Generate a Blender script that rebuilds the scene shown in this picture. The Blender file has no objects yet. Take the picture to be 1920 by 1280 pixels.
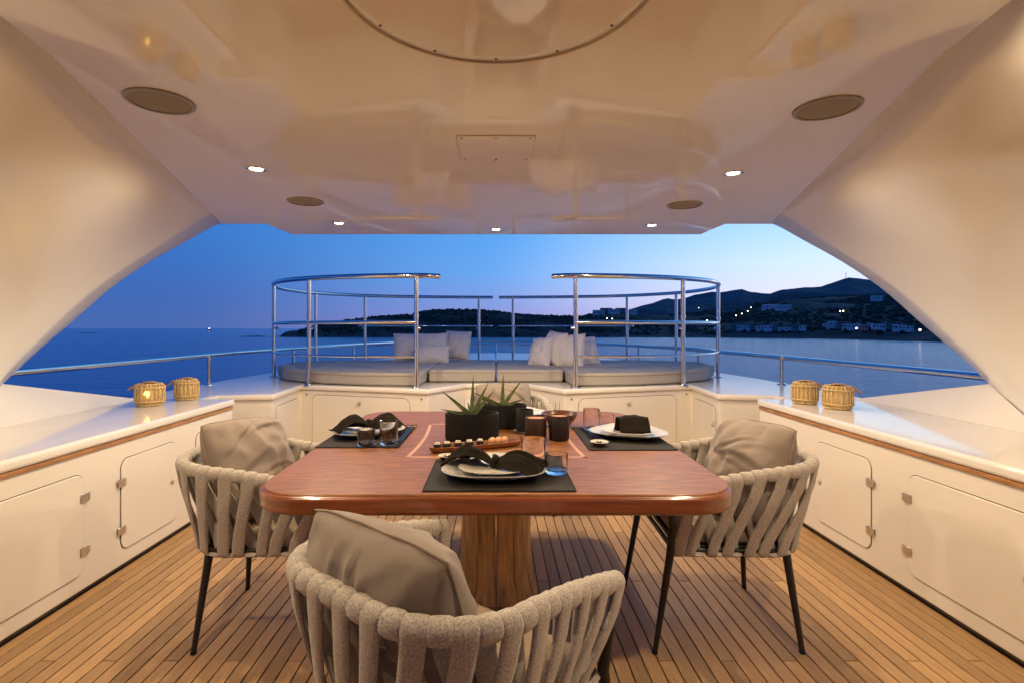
import bpy, bmesh, math, random
from mathutils import Vector, Matrix, noise
from math import sin, cos, pi, radians, sqrt, atan2

S = bpy.context.scene
C = S.collection
random.seed(7)

# ------------------------------------------------------------------ camera
cam = bpy.data.cameras.new('camera')
cam_o = bpy.data.objects.new('camera', cam); C.objects.link(cam_o); S.camera = cam_o
cam_o.location = (0, 0, 1.30); cam_o.rotation_euler = (pi/2, 0, 0)
cam.sensor_width = 36.0; cam.lens = 18.75
cam.shift_x = 30/1920; cam.shift_y = -25/1920
cam.clip_start = 0.02; cam.clip_end = 90000

# ------------------------------------------------------------------ dusk sky
SUN_AZ = radians(56)
w = bpy.data.worlds.new('World'); S.world = w; w.use_nodes = True
nt = w.node_tree; N = nt.nodes; L = nt.links
bg = N['Background']
sky = N.new('ShaderNodeTexSky'); sky.sky_type = 'NISHITA'; sky.sun_disc = False
sky.sun_elevation = radians(-4); sky.sun_rotation = SUN_AZ; sky.ozone_density = 3.0; sky.dust_density = 0.6
tc = N.new('ShaderNodeTexCoord')
sep = N.new('ShaderNodeSeparateXYZ'); L.new(tc.outputs['Generated'], sep.inputs[0])
dot = N.new('ShaderNodeVectorMath'); dot.operation = 'DOT_PRODUCT'
dot.inputs[1].default_value = (sin(SUN_AZ), cos(SUN_AZ), 0); L.new(tc.outputs['Generated'], dot.inputs[0])

def lin(r, g, b):
    f = lambda c: (c/255/12.92) if c/255 <= 0.04045 else ((c/255+0.055)/1.055)**2.4
    return (f(r), f(g), f(b), 1)

def wramp(stops):
    r = N.new('ShaderNodeValToRGB'); L.new(sep.outputs['Z'], r.inputs[0])
    e = r.color_ramp.elements
    while len(e) < len(stops): e.new(0.5)
    for k, (p, c) in enumerate(stops): e[k].position = p; e[k].color = c
    return r
far_r = wramp([(0.0, lin(66, 96, 160)), (0.06, lin(56, 96, 168)), (0.2, lin(46, 112, 190)), (0.5, lin(22, 70, 150)), (1.0, lin(14, 44, 104))])
mid_r = wramp([(0.0, lin(142, 134, 194)), (0.035, lin(124, 144, 208)), (0.10, lin(98, 156, 224)), (0.2, lin(78, 152, 222)), (0.5, lin(44, 108, 190)), (1.0, lin(14, 44, 104))])
sun_r = wramp([(0.0, lin(196, 184, 216)), (0.05, lin(218, 214, 236)), (0.11, lin(200, 222, 248)), (0.2, lin(150, 206, 250)), (0.5, lin(98, 168, 238)), (1.0, lin(14, 44, 104))])
mr1 = N.new('ShaderNodeMapRange'); mr1.interpolation_type = 'SMOOTHSTEP'
mr1.inputs[1].default_value = 0.0; mr1.inputs[2].default_value = 0.70; L.new(dot.outputs['Value'], mr1.inputs[0])
mr2 = N.new('ShaderNodeMapRange'); mr2.interpolation_type = 'SMOOTHSTEP'
mr2.inputs[1].default_value = 0.52; mr2.inputs[2].default_value = 0.96; L.new(dot.outputs['Value'], mr2.inputs[0])
def wmix(f, a, b, t='MIX'):
    m = N.new('ShaderNodeMix'); m.data_type = 'RGBA'; m.blend_type = t
    if isinstance(f, float): m.inputs[0].default_value = f
    else: L.new(f, m.inputs[0])
    for k, v in ((6, a), (7, b)):
        if isinstance(v, tuple): m.inputs[k].default_value = v
        else: L.new(v, m.inputs[k])
    return m.outputs[2]
grad = wmix(mr2.outputs[0], wmix(mr1.outputs[0], far_r.outputs[0], mid_r.outputs[0]), sun_r.outputs[0])
nis = wmix(1.0, sky.outputs[0], (6.0, 6.0, 6.0, 1), 'MULTIPLY')
L.new(wmix(0.06, grad, nis), bg.inputs[0])
bg.inputs[1].default_value = 1.32

sun = bpy.data.lights.new('sun', 'SUN'); sun.energy = 0.06; sun.angle = radians(20); sun.color = (1.0, 0.82, 0.78)
sun_o = bpy.data.objects.new('sun', sun); C.objects.link(sun_o)
sun_o.rotation_euler = Vector((-sin(SUN_AZ), -cos(SUN_AZ), -0.06)).to_track_quat('-Z', 'Y').to_euler()

S.view_settings.view_transform = 'Standard'; S.view_settings.look = 'None'
S.view_settings.exposure = 0.0; S.view_settings.gamma = 1.0; S.view_settings.use_curve_mapping = False
S.cycles.max_bounces = 10; S.cycles.caustics_reflective = False
LAMP_W = 59.0
LAMP_COL = (1.0, 0.765, 0.49)

# ------------------------------------------------------------------ materials
MATS = {}
def nm(name):
    m = bpy.data.materials.new(name); m.use_nodes = True
    MATS[name] = m
    return m, m.node_tree.nodes, m.node_tree.links, m.node_tree.nodes['Principled BSDF']
def node(n, t, **kw):
    x = n.new(t)
    for k, v in kw.items(): setattr(x, k, v)
    return x
def mat(name, colr, rough=0.5, metal=0.0, spec=None, coat=0.0, coat_r=0.05, var=0.0, scale=8.0, stretch=(1, 1, 1),
        bump=0.0, bscale=None, bdist=0.002, rvar=0.0, objvar=0.0, sheen=0.0, colr2=None, detail=4.0, ior=None):
    m, n, l, p = nm(name)
    p.inputs['Base Color'].default_value = (*colr, 1); p.inputs['Roughness'].default_value = rough
    p.inputs['Metallic'].default_value = metal
    if spec is not None: p.inputs['Specular IOR Level'].default_value = spec
    if ior: p.inputs['IOR'].default_value = ior
    p.inputs['Coat Weight'].default_value = coat; p.inputs['Coat Roughness'].default_value = coat_r
    p.inputs['Sheen Weight'].default_value = sheen
    t = node(n, 'ShaderNodeTexCoord'); mp = node(n, 'ShaderNodeMapping'); mp.inputs['Scale'].default_value = stretch
    l.new(t.outputs['Object'], mp.inputs[0])
    if var > 0 or rvar > 0:
        nz = node(n, 'ShaderNodeTexNoise'); nz.inputs['Scale'].default_value = scale; nz.inputs['Detail'].default_value = detail
        l.new(mp.outputs[0], nz.inputs[0])
        if var > 0:
            r = node(n, 'ShaderNodeValToRGB'); e = r.color_ramp.elements
            e[0].position = 0.3; e[1].position = 0.7
            c2 = colr2 if colr2 else tuple(min(1, c*(1+var)) for c in colr)
            e[0].color = (*[c*(1-var) for c in colr], 1); e[1].color = (*c2, 1)
            l.new(nz.outputs[0], r.inputs[0]); src = r.outputs[0]
            if objvar > 0:
                oi = node(n, 'ShaderNodeObjectInfo'); h = node(n, 'ShaderNodeHueSaturation')
                q = node(n, 'ShaderNodeMapRange'); q.inputs[3].default_value = 1-objvar; q.inputs[4].default_value = 1+objvar
                l.new(oi.outputs['Random'], q.inputs[0]); l.new(q.outputs[0], h.inputs['Value']); l.new(src, h.inputs['Color']); src = h.outputs[0]
            l.new(src, p.inputs['Base Color'])
        if rvar > 0:
            q = node(n, 'ShaderNodeMapRange'); q.inputs[3].default_value = rough-rvar; q.inputs[4].default_value = rough+rvar
            l.new(nz.outputs[0], q.inputs[0]); l.new(q.outputs[0], p.inputs['Roughness'])
    if bump > 0:
        b = node(n, 'ShaderNodeTexNoise'); b.inputs['Scale'].default_value = bscale or scale; b.inputs['Detail'].default_value = 3
        l.new(mp.outputs[0], b.inputs[0])
        bp = node(n, 'ShaderNodeBump'); bp.inputs['Strength'].default_value = bump; bp.inputs['Distance'].default_value = bdist
        l.new(b.outputs[0], bp.inputs['Height']); l.new(bp.outputs[0], p.inputs['Normal'])
    return m
def emis(name, colr, s):
    m, n, l, p = nm(name)
    p.inputs['Base Color'].default_value = (*colr, 1); p.inputs['Emission Color'].default_value = (*colr, 1)
    p.inputs['Emission Strength'].default_value = s
    return m

GEL = mat('gelcoat', (0.80, 0.755, 0.68), 0.16, var=0.03, scale=1.6, rvar=0.05, bump=0.05, bscale=2.2, bdist=0.004)
GELC = mat('gelcoat_ceiling', (0.78, 0.73, 0.65), 0.045, var=0.03, scale=1.2, ior=1.6)
GELS = mat('gelcoat_shell', (0.80, 0.76, 0.69), 0.13, var=0.03, scale=1.2, rvar=0.05, bump=0.03, bscale=1.4, bdist=0.006)
COUNTER = mat('counter_gelcoat', (0.78, 0.75, 0.70), 0.08, var=0.03, scale=3, rvar=0.03)
SEAL = mat('door_gap', (0.16, 0.12, 0.085), 0.6)
TEAKTRIM = mat('teak_trim', (0.40, 0.19, 0.07), 0.35, var=0.3, scale=9, stretch=(8, 1, 8))
TEAK = mat('teak_plank', (0.45, 0.275, 0.130), 0.5, var=0.22, scale=26, stretch=(7, 0.35, 7), objvar=0.24, rvar=0.1, bump=0.15, bscale=60, bdist=0.001)
CAULK = mat('caulking', (0.035, 0.016, 0.008), 0.6, var=0.2)
MAHO = mat('mahogany', (0.240, 0.088, 0.028), 0.45, spec=0.22, coat=0.16, coat_r=0.14, var=0.34, scale=9, stretch=(1.2, 11, 1), colr2=(0.35, 0.145, 0.050), detail=6, bump=0.04, bscale=3, bdist=0.003)
MAHOE = mat('mahogany_edge', (0.22, 0.055, 0.016), 0.28, coat=1.0, coat_r=0.06, var=0.3, scale=7, stretch=(0.6, 0.6, 9))
INLAY = mat('maple_inlay', (0.62, 0.34, 0.20), 0.45, spec=0.3, coat=0.15, coat_r=0.1, var=0.08)
PED = mat('pedestal_wood', (0.60, 0.35, 0.155), 0.4, var=0.4, scale=5, stretch=(8, 8, 0.9), objvar=0.12, detail=6, coat=0.9, coat_r=0.08)
STRAP = mat('strap_fabric', (0.44, 0.395, 0.355), 0.92, var=0.38, scale=260, detail=2, bump=0.55, bscale=420, bdist=0.0015, sheen=0.25)
PILLOW = mat('taupe_fabric', (0.250, 0.202, 0.170), 0.9, var=0.10, scale=300, bump=0.5, bscale=9, bdist=0.012, sheen=0.2)
SEATM = mat('seat_fabric', (0.28, 0.21, 0.155), 0.9, var=0.12, scale=300, bump=0.2, bscale=300, bdist=0.001)
PAD = mat('sunpad_fabric', (0.38, 0.345, 0.305), 0.75, var=0.06, scale=60, bump=0.15, bscale=5, bdist=0.006)
WPIL = mat('pale_pillow_fabric', (0.62, 0.59, 0.59), 0.9, var=0.05, scale=40, bump=0.2, bscale=18, bdist=0.006)
PIPE = mat('piping_fabric', (0.25, 0.19, 0.145), 0.9)
STEEL = mat('polished_steel', (0.72, 0.70, 0.68), 0.13, metal=1.0, var=0.04, scale=30, rvar=0.04)
HINGE = mat('hinge_steel', (0.74, 0.69, 0.62), 0.36, metal=1.0, var=0.1, scale=60)
BLACK = mat('black_powder_coat', (0.014, 0.012, 0.012), 0.42, var=0.2, scale=50)
POT = mat('matte_black_ceramic', (0.008, 0.008, 0.009), 0.6, spec=0.3, var=0.25, scale=14, bump=0.1, bscale=90, bdist=0.001)
SOIL = mat('soil', (0.03, 0.02, 0.012), 0.95, var=0.5, scale=90, bump=0.8, bscale=120, bdist=0.004)
ALOE = mat('aloe_leaf', (0.13, 0.175, 0.07), 0.45, var=0.35, scale=40, stretch=(1, 1, 0.4))
BROWNC = mat('brown_ceramic', (0.036, 0.013, 0.007), 0.5, spec=0.3, var=0.3, scale=18)
DARKC = mat('dark_ceramic', (0.013, 0.006, 0.005), 0.5, spec=0.3, var=0.3, scale=18)
WAX = mat('copper_wax', (0.50, 0.21, 0.10), 0.5, var=0.1, scale=20)
BOWL = mat('bowl_wood', (0.11, 0.028, 0.010), 0.35, var=0.35, scale=14, coat=0.4, coat_r=0.15)
TRAY = mat('tray_wood', (0.26, 0.085, 0.025), 0.4, var=0.35, scale=12, stretch=(1, 8, 8), coat=0.3, coat_r=0.2)
RICE = mat('rice', (0.72, 0.66, 0.52), 0.7, var=0.12, scale=300, bump=0.6, bscale=260, bdist=0.002)
NORI = mat('seaweed', (0.010, 0.010, 0.008), 0.55, var=0.3, scale=200)
FISH = mat('salmon', (0.62, 0.30, 0.13), 0.4, var=0.25, scale=60, stretch=(1, 5, 1))
PLATE = mat('glazed_plate', (0.62, 0.61, 0.60), 0.14, var=0.05, scale=20)
PLATE2 = mat('small_plate_glaze', (0.72, 0.69, 0.64), 0.2, var=0.05, scale=20)
NAPK = mat('napkin_cloth', (0.016, 0.012, 0.008), 0.9, spec=0.15, var=0.2, scale=200, bump=0.3, bscale=200, bdist=0.001)
RING = mat('napkin_ring', (0.10, 0.08, 0.06), 0.35, metal=0.6)
MATW = mat('woven_vinyl', (0.017, 0.013, 0.010), 0.7, spec=0.25, var=0.5, scale=160, stretch=(1, 5, 1), bump=0.5, bscale=260, bdist=0.0015)
SAUCE = mat('soy_sauce', (0.012, 0.006, 0.003), 0.1)
GOLD = mat('amber_garnish', (0.55, 0.26, 0.05), 0.45, var=0.4, scale=120)
LACQ = mat('blue_black_lacquer', (0.015, 0.018, 0.045), 0.2)
BAMBOO = mat('bamboo', (0.34, 0.17, 0.08), 0.5, var=0.2, scale=60)
RATTAN = mat('woven_seagrass', (0.60, 0.43, 0.20), 0.8, var=0.3, scale=120, bump=0.4, bscale=150, bdist=0.002)
HANDLE = mat('handle_wood', (0.46, 0.23, 0.13), 0.5, var=0.2, scale=20, stretch=(1, 6, 6))
SPK = mat('speaker_grille', (0.25, 0.212, 0.175), 0.75, var=0.1, scale=300, bump=0.4, bscale=700, bdist=0.001)
SPKR = mat('speaker_rim', (0.27, 0.23, 0.19), 0.35)
GASK = mat('hatch_gasket', (0.52, 0.40, 0.28), 0.6)
SCREW = mat('screw_head', (0.03, 0.025, 0.02), 0.4, metal=0.5)
BULB = emis('lit_bulb', (1.0, 0.80, 0.52), 22.0)
FARL = emis('lit_far_lamp', (1.0, 0.84, 0.58), 7.0)
FLAME = emis('tea_light_flame', (1.0, 0.62, 0.16), 3.0)
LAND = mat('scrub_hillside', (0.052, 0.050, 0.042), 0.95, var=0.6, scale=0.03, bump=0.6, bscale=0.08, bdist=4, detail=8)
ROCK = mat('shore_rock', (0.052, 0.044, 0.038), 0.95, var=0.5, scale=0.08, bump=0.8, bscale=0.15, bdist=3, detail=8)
MOUNT = mat('haze_blue_mountain', (0.090, 0.135, 0.155), 1.0, var=0.3, scale=0.004, bump=0.6, bscale=0.01, bdist=25, detail=8, spec=0.1)  # blue haze of distance mixed into the base colour
SCRUB = mat('scrub_leaves', (0.038, 0.046, 0.032), 0.9, var=0.5, scale=0.12)
HOUSEW = mat('whitewash', (0.64, 0.66, 0.68), 0.85, var=0.12, scale=0.6)
HOUSEG = mat('grey_render', (0.24, 0.23, 0.24), 0.85, var=0.15, scale=0.6)
ROOFM = mat('roof_slab', (0.30, 0.28, 0.27), 0.85, var=0.15, scale=0.6)
PANE = mat('dark_pane', (0.02, 0.025, 0.03), 0.12)
POLE = mat('lamp_pole', (0.08, 0.08, 0.085), 0.5, metal=0.5)
HULLM = mat('hull_paint', (0.72, 0.70, 0.68), 0.15, var=0.02)

m, n, l, p = nm('drinking_glass')
p.inputs['Base Color'].default_value = (1, 1, 1, 1); p.inputs['Transmission Weight'].default_value = 1.0
p.inputs['Roughness'].default_value = 0.0; p.inputs['IOR'].default_value = 1.46
GLASS = m

m, n, l, p = nm('sea_water')
p.inputs['Base Color'].default_value = (0.0, 0.20, 0.50, 1); p.inputs['Roughness'].default_value = 0.15; p.inputs['IOR'].default_value = 1.33
t = node(n, 'ShaderNodeTexCoord')
hs = None
for sc, stx, wt in ((0.045, 0.55, 1.0), (0.22, 0.5, 0.45), (0.8, 0.6, 0.24)):
    mp = node(n, 'ShaderNodeMapping'); mp.inputs['Scale'].default_value = (stx, 1, 1); mp.inputs['Rotation'].default_value = (0, 0, 0.25)
    l.new(t.outputs['Object'], mp.inputs[0])
    nz = node(n, 'ShaderNodeTexNoise'); nz.inputs['Scale'].default_value = sc; nz.inputs['Detail'].default_value = 5; nz.inputs['Roughness'].default_value = 0.6
    l.new(mp.outputs[0], nz.inputs[0])
    mu = node(n, 'ShaderNodeMath', operation='MULTIPLY'); mu.inputs[1].default_value = wt; l.new(nz.outputs[0], mu.inputs[0])
    if hs is None: hs = mu.outputs[0]
    else:
        ad = node(n, 'ShaderNodeMath', operation='ADD'); l.new(hs, ad.inputs[0]); l.new(mu.outputs[0], ad.inputs[1]); hs = ad.outputs[0]
bp = node(n, 'ShaderNodeBump'); bp.inputs['Strength'].default_value = 1.0; bp.inputs['Distance'].default_value = 1.45
l.new(hs, bp.inputs['Height']); l.new(bp.outputs[0], p.inputs['Normal'])
SEA = m

# ------------------------------------------------------------------ mesh helpers
def finish(name, bm, m, parent=None, smooth=35, loc=None):
    me = bpy.data.meshes.new(name)
    bmesh.ops.recalc_face_normals(bm, faces=bm.faces)
    bm.to_mesh(me); bm.free()
    if m: me.materials.append(m)
    if smooth:
        for f in me.polygons: f.use_smooth = True
        me.set_sharp_from_angle(angle=radians(smooth))
    o = bpy.data.objects.new(name, me); C.objects.link(o)
    if parent is not None: o.parent = parent
    if loc is not None: o.location = loc
    return o
def raw(name, v, f, m, parent=None, smooth=35):
    me = bpy.data.meshes.new(name); me.from_pydata([tuple(x) for x in v], [], f); me.update()
    bm = bmesh.new(); bm.from_mesh(me); bpy.data.meshes.remove(me)
    return finish(name, bm, m, parent, smooth)
def thing(name, label, cat, loc=(0, 0, 0), rz=0, group=None):
    o = bpy.data.objects.new(name, None); C.objects.link(o); o.location = loc; o.rotation_euler = (0, 0, rz)
    o.empty_display_size = 0.05
    return tag(o, label, cat, group)
def tag(o, label=None, cat=None, group=None, kind=None):
    if label: o['label'] = label
    if cat: o['category'] = cat
    if group: o['group'] = group
    if kind: o['kind'] = kind
    return o
def struct(o): o['kind'] = 'structure'; return o
def bev(o, wd, seg=2, ang=30):
    b = o.modifiers.new('bevel', 'BEVEL'); b.width = wd; b.segments = seg; b.limit_method = 'ANGLE'; b.angle_limit = radians(ang)
    b.harden_normals = False
    return o
def copy_tree(o, parent=None):
    c = o.copy(); C.objects.link(c); c.parent = parent
    for ch in o.children: copy_tree(ch, c)
    return c

def box_bm(bm, x0, x1, y0, y1, z0, z1):
    v = [bm.verts.new((x, y, z)) for z in (z0, z1) for x, y in ((x0, y0), (x1, y0), (x1, y1), (x0, y1))]
    for f in ((3, 2, 1, 0), (4, 5, 6, 7), (0, 1, 5, 4), (1, 2, 6, 5), (2, 3, 7, 6), (3, 0, 4, 7)): bm.faces.new([v[i] for i in f])
def box(name, x0, x1, y0, y1, z0, z1, m, parent=None, b=0.0, seg=2):
    bm = bmesh.new(); box_bm(bm, x0, x1, y0, y1, z0, z1)
    o = finish(name, bm, m, parent)
    if b: bev(o, b, seg)
    return o
def prism_bm(bm, poly, z0, z1):
    a = [bm.verts.new((x, y, z0)) for x, y in poly]; b = [bm.verts.new((x, y, z1)) for x, y in poly]
    k = len(poly)
    bm.faces.new(a[::-1]); bm.faces.new(b)
    for i in range(k): bm.faces.new((a[i], a[(i+1) % k], b[(i+1) % k], b[i]))
def prism(name, poly, z0, z1, m, parent=None, b=0.0, seg=3):
    bm = bmesh.new(); prism_bm(bm, poly, z0, z1)
    o = finish(name, bm, m, parent)
    if b: bev(o, b, seg)
    return o
def tube_bm(bm, pts, rad, seg=10, closed=False, caps=True):
    pts = [Vector(q) for q in pts]; k = len(pts); rings = []; up = None
    for i in range(k):
        if closed: tg = pts[(i+1) % k]-pts[i-1]
        else: tg = pts[min(i+1, k-1)]-pts[max(i-1, 0)]
        tg.normalize()
        if up is None: up = Vector((0, 0, 1)) if abs(tg.z) < 0.9 else Vector((1, 0, 0))
        sd = tg.cross(up)
        if sd.length < 1e-5: sd = tg.cross(Vector((0, 1, 0)))
        sd.normalize(); up = sd.cross(tg).normalized()
        r = rad[i] if isinstance(rad, (list, tuple)) else rad
        rings.append([bm.verts.new(pts[i]+(sd*cos(a)+up*sin(a))*r) for a in (2*pi*j/seg for j in range(seg))])
    for i in range(k if closed else k-1):
        A, B = rings[i], rings[(i+1) % k]
        for j in range(seg): bm.faces.new((A[j], A[(j+1) % seg], B[(j+1) % seg], B[j]))
    if caps and not closed: bm.faces.new(rings[0][::-1]); bm.faces.new(rings[-1])
def tube(name, pts, rad, m, parent=None, seg=10, closed=False):
    bm = bmesh.new(); tube_bm(bm, pts, rad, seg, closed); return finish(name, bm, m, parent, 50)
def lathe(name, prof, m, parent=None, seg=28, sx=1, sy=1, loc=(0, 0, 0)):
    bm = bmesh.new(); rings = []
    for r, z in prof:
        if r <= 1e-6: rings.append([bm.verts.new((loc[0], loc[1], loc[2]+z))])
        else: rings.append([bm.verts.new((loc[0]+r*sx*cos(2*pi*j/seg), loc[1]+r*sy*sin(2*pi*j/seg), loc[2]+z)) for j in range(seg)])
    for A, B in zip(rings, rings[1:]):
        for j in range(seg):
            a = [A[j], A[(j+1) % seg]] if len(A) > 1 else [A[0]]
            b = [B[(j+1) % seg], B[j]] if len(B) > 1 else [B[0]]
            if len(a)+len(b) > 2: bm.faces.new(a+b)
    return finish(name, bm, m, parent, 40)
def rrect(x0, x1, y0, y1, r, k=6):
    out = []
    for cx, cy, a0 in ((x1-r, y0+r, -pi/2), (x1-r, y1-r, 0), (x0+r, y1-r, pi/2), (x0+r, y0+r, pi)):
        for j in range(k+1):
            a = a0+pi/2*j/k; out.append((cx+r*cos(a), cy+r*sin(a)))
    return out
def catmull(P, k=8, closed=False):
    P = [Vector(q) for q in P]; out = []; n_ = len(P)
    for i in range(n_ if closed else n_-1):
        g = (lambda j: P[j % n_]) if closed else (lambda j: P[max(0, min(n_-1, j))])
        a, b, c, d = g(i-1), g(i), g(i+1), g(i+2)
        for j in range(k):
            t_ = j/k
            out.append(0.5*((2*b)+(c-a)*t_+(2*a-5*b+4*c-d)*t_*t_+(3*b-a-3*c+d)*t_**3))
    if not closed: out.append(P[-1])
    return out
def offset_poly(poly, d):
    k = len(poly); out = []
    area = sum(poly[i][0]*poly[(i+1) % k][1]-poly[(i+1) % k][0]*poly[i][1] for i in range(k))
    s = 1 if area > 0 else -1
    for i in range(k):
        p0, p1, p2 = Vector(poly[i-1]), Vector(poly[i]), Vector(poly[(i+1) % k])
        n1 = Vector(((p1-p0).y, -(p1-p0).x)).normalized()*s; n2 = Vector(((p2-p1).y, -(p2-p1).x)).normalized()*s
        b = (n1+n2); b = b/max(0.3, b.length_squared)*2 if b.length > 0.2 else n1
        q = p1+b*d; out.append((q.x, q.y))
    return out
def panel(name, org, ud, nd, u0, u1, z0, z1, r, th, m, parent, base=0.0, b=0.002):
    """rounded plate on a vertical face: org point on the face, ud horizontal along it, nd out of it"""
    org, ud, nd = Vector(org), Vector(ud).normalized(), Vector(nd).normalized()
    bm = bmesh.new(); pl = rrect(u0, u1, z0, z1, r)
    A = [bm.verts.new(org+ud*u+Vector((0, 0, z))+nd*base) for u, z in pl]
    B = [bm.verts.new(org+ud*u+Vector((0, 0, z))+nd*(base+th)) for u, z in pl]
    k = len(pl); bm.faces.new(A); bm.faces.new(B[::-1])
    for i in range(k): bm.faces.new((A[i], B[i], B[(i+1) % k], A[(i+1) % k]))
    o = finish(name, bm, m, parent)
    if b: bev(o, b, 2)
    return o

# ================================================================== sea and land
SEA_Z = -6.2
bm = bmesh.new()
rs = [0, 15, 60, 200, 600, 2000, 8000, 40000]; prev = None
for r in rs:
    if r == 0: ring = [bm.verts.new((0, 0, SEA_Z))]
    else: ring = [bm.verts.new((r*cos(2*pi*j/64), r*sin(2*pi*j/64), SEA_Z)) for j in range(64)]
    if prev:
        for j in range(64):
            if len(prev) == 1: bm.faces.new((prev[0], ring[j], ring[(j+1) % 64]))
            else: bm.faces.new((prev[j], ring[j], ring[(j+1) % 64], prev[(j+1) % 64]))
    prev = ring
struct(finish('sea', bm, SEA))

def interp(tab, x):
    if x <= tab[0][0]: return tab[0][1]
    for (a, b), (c, d) in zip(tab, tab[1:]):
        if x <= c: return b+(d-b)*(x-a)/(c-a)
    return tab[-1][1]
def terrain(name, crest, shore, ridge, p0, p1, m, rough, na=220, nd=26, back=1.6, power=1.0):
    """land from a shore line up to a crest and down behind it; crest as bearing -> height above the eye per km"""
    bm = bmesh.new(); rows = []
    for i in range(na+1):
        a = p0+(p1-p0)*i/na
        bx = (a-930)/1000; ds = shore(a); dr = ridge(a); zr = 1.3+(615-interp(crest, a))/1000*dr
        row = []
        for j in range(nd+1):
            tt = j/nd
            if tt <= 0.75:
                u = tt/0.75; d = ds+(dr-ds)*u; z = SEA_Z-0.5+(zr-SEA_Z+0.5)*(u**power)
            else:
                u = (tt-0.75)/0.25; d = dr+(dr*back-dr)*u; z = zr-(zr-SEA_Z+2)*u*u
            nzv = noise.fractal(Vector((bx*d, d, 0))*rough[0], 1.0, 2.0, 5)*rough[1]*min(1, 4*tt)*(0.35 if 0.6 < tt < 0.8 else 1)
            row.append(bm.verts.new((bx*d, d, z+nzv)))
        rows.append(row)
    for A, B in zip(rows, rows[1:]):
        for j in range(nd): bm.faces.new((A[j], A[j+1], B[j+1], B[j]))
    return struct(finish(name, bm, m, None, 60))
mount_c = [(1120, 606), (1160, 590), (1177, 580), (1197, 573.6), (1225, 566), (1245, 559.5), (1253, 558.7), (1260, 561), (1277, 560), (1303, 552), (1334, 547),
           (1350, 549.7), (1391, 541), (1408, 546.5), (1443, 549.6), (1466, 541), (1506, 536.7), (1539, 535), (1568, 525.6), (1591, 518), (1640, 524), (1720, 522), (1850, 545), (2100, 590)]
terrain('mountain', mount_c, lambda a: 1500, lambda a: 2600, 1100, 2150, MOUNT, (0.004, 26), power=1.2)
hill_c = [(1020, 612), (1060, 600), (1100, 590), (1131, 584), (1170, 586), (1200, 589), (1260, 590), (1300, 586), (1360, 577), (1440, 566), (1500, 560), (1560, 555), (1640, 553), (1750, 548), (1900, 552), (2150, 580)]
sh_r = [(1000, 632.0), (1100, 632.2), (1360, 633.2), (1568, 635.0), (1752, 641), (2150, 655)]
terrain('hillside', hill_c, lambda a: 7500/(interp(sh_r, a)-615), lambda a: 900, 1000, 2150, LAND, (0.012, 7), power=0.8)
head_c = [(500, 640), (539, 626), (595, 610), (648, 601), (720, 592), (770, 590), (792, 584), (814, 581), (848, 580), (895, 581), (936, 584), (982, 590), (1020, 592), (1070, 592.5), (1110, 594), (1160, 604), (1220, 622), (1260, 640)]
terrain('headland', head_c, lambda a: 7500/17.2, lambda a: 560, 505, 1255, ROCK, (0.03, 4.5), power=0.75)

# scrub that covers headland and hillside, uncountable
def crest_z(a, d, cr, dr): return 1.3+(615-interp(cr, a))/1000*dr
bm = bmesh.new()
ico = bmesh.new(); bmesh.ops.create_icosphere(ico, subdivisions=1, radius=1.0)
iv = [v.co.copy() for v in ico.verts]; ifc = [[v.index for v in f.verts] for f in ico.faces]; ico.free()
def blob(bm, c, r, fl=0.75):
    k = [bm.verts.new((c[0]+q.x*r*random.uniform(.6, 1.3), c[1]+q.y*r*random.uniform(.6, 1.3), c[2]+q.z*r*fl*random.uniform(.5, 1.35))) for q in iv]
    for f in ifc: bm.faces.new([k[i] for i in f])
for _ in range(4200):
    a = random.uniform(560, 1190); u = random.random()**0.6
    ds, dr = 7500/17.2, 560; d = ds+(dr-ds)*u
    zr = 1.3+(615-interp(head_c, a))/1000*dr
    z = SEA_Z+(zr-SEA_Z)*(u**0.75)
    if u < 0.25 and random.random() < 0.7: continue
    blob(bm, ((a-930)/1000*d, d, z+0.2), random.uniform(0.7, 2.0))
for _ in range(5200):
    a = random.uniform(1040, 1900); u = random.random()**0.8
    ds, dr = 7500/(interp(sh_r, a)-615), 900; d = ds+(dr-ds)*u
    zr = 1.3+(615-interp(hill_c, a))/1000*dr
    z = SEA_Z+(zr-SEA_Z)*(u**0.8)
    if u < 0.04: continue
    blob(bm, ((a-930)/1000*d, d, z), random.uniform(1.0, 3.2))
tag(finish('scrub', bm, SCRUB, None, 0), 'dark evergreen scrub covering the headland and the hillside across the bay', 'scrub', kind='stuff')

for nme, px, d, wd, h in (('islet', 165, 780, 42, 1.0), ('islet', 478, 470, 36, 1.1)):
    bm = bmesh.new(); k = 30; rows = []
    for i in range(k+1):
        u = -1+2*i/k; rows.append([bm.verts.new(((px-930)/1000*d+u*wd/2, d+v*6*sqrt(max(0, 1-u*u)), SEA_Z-0.3+(0.3+h*(0.6+0.7*noise.noise(Vector((u*4, v*2, d)))))*(1-u*u)*(1-v*v))) for v in (-1, -.5, 0, .5, 1)])
    for A, B in zip(rows, rows[1:]):
        for j in range(4): bm.faces.new((A[j], A[j+1], B[j+1], B[j]))
    struct(finish(nme, bm, ROCK))

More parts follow.
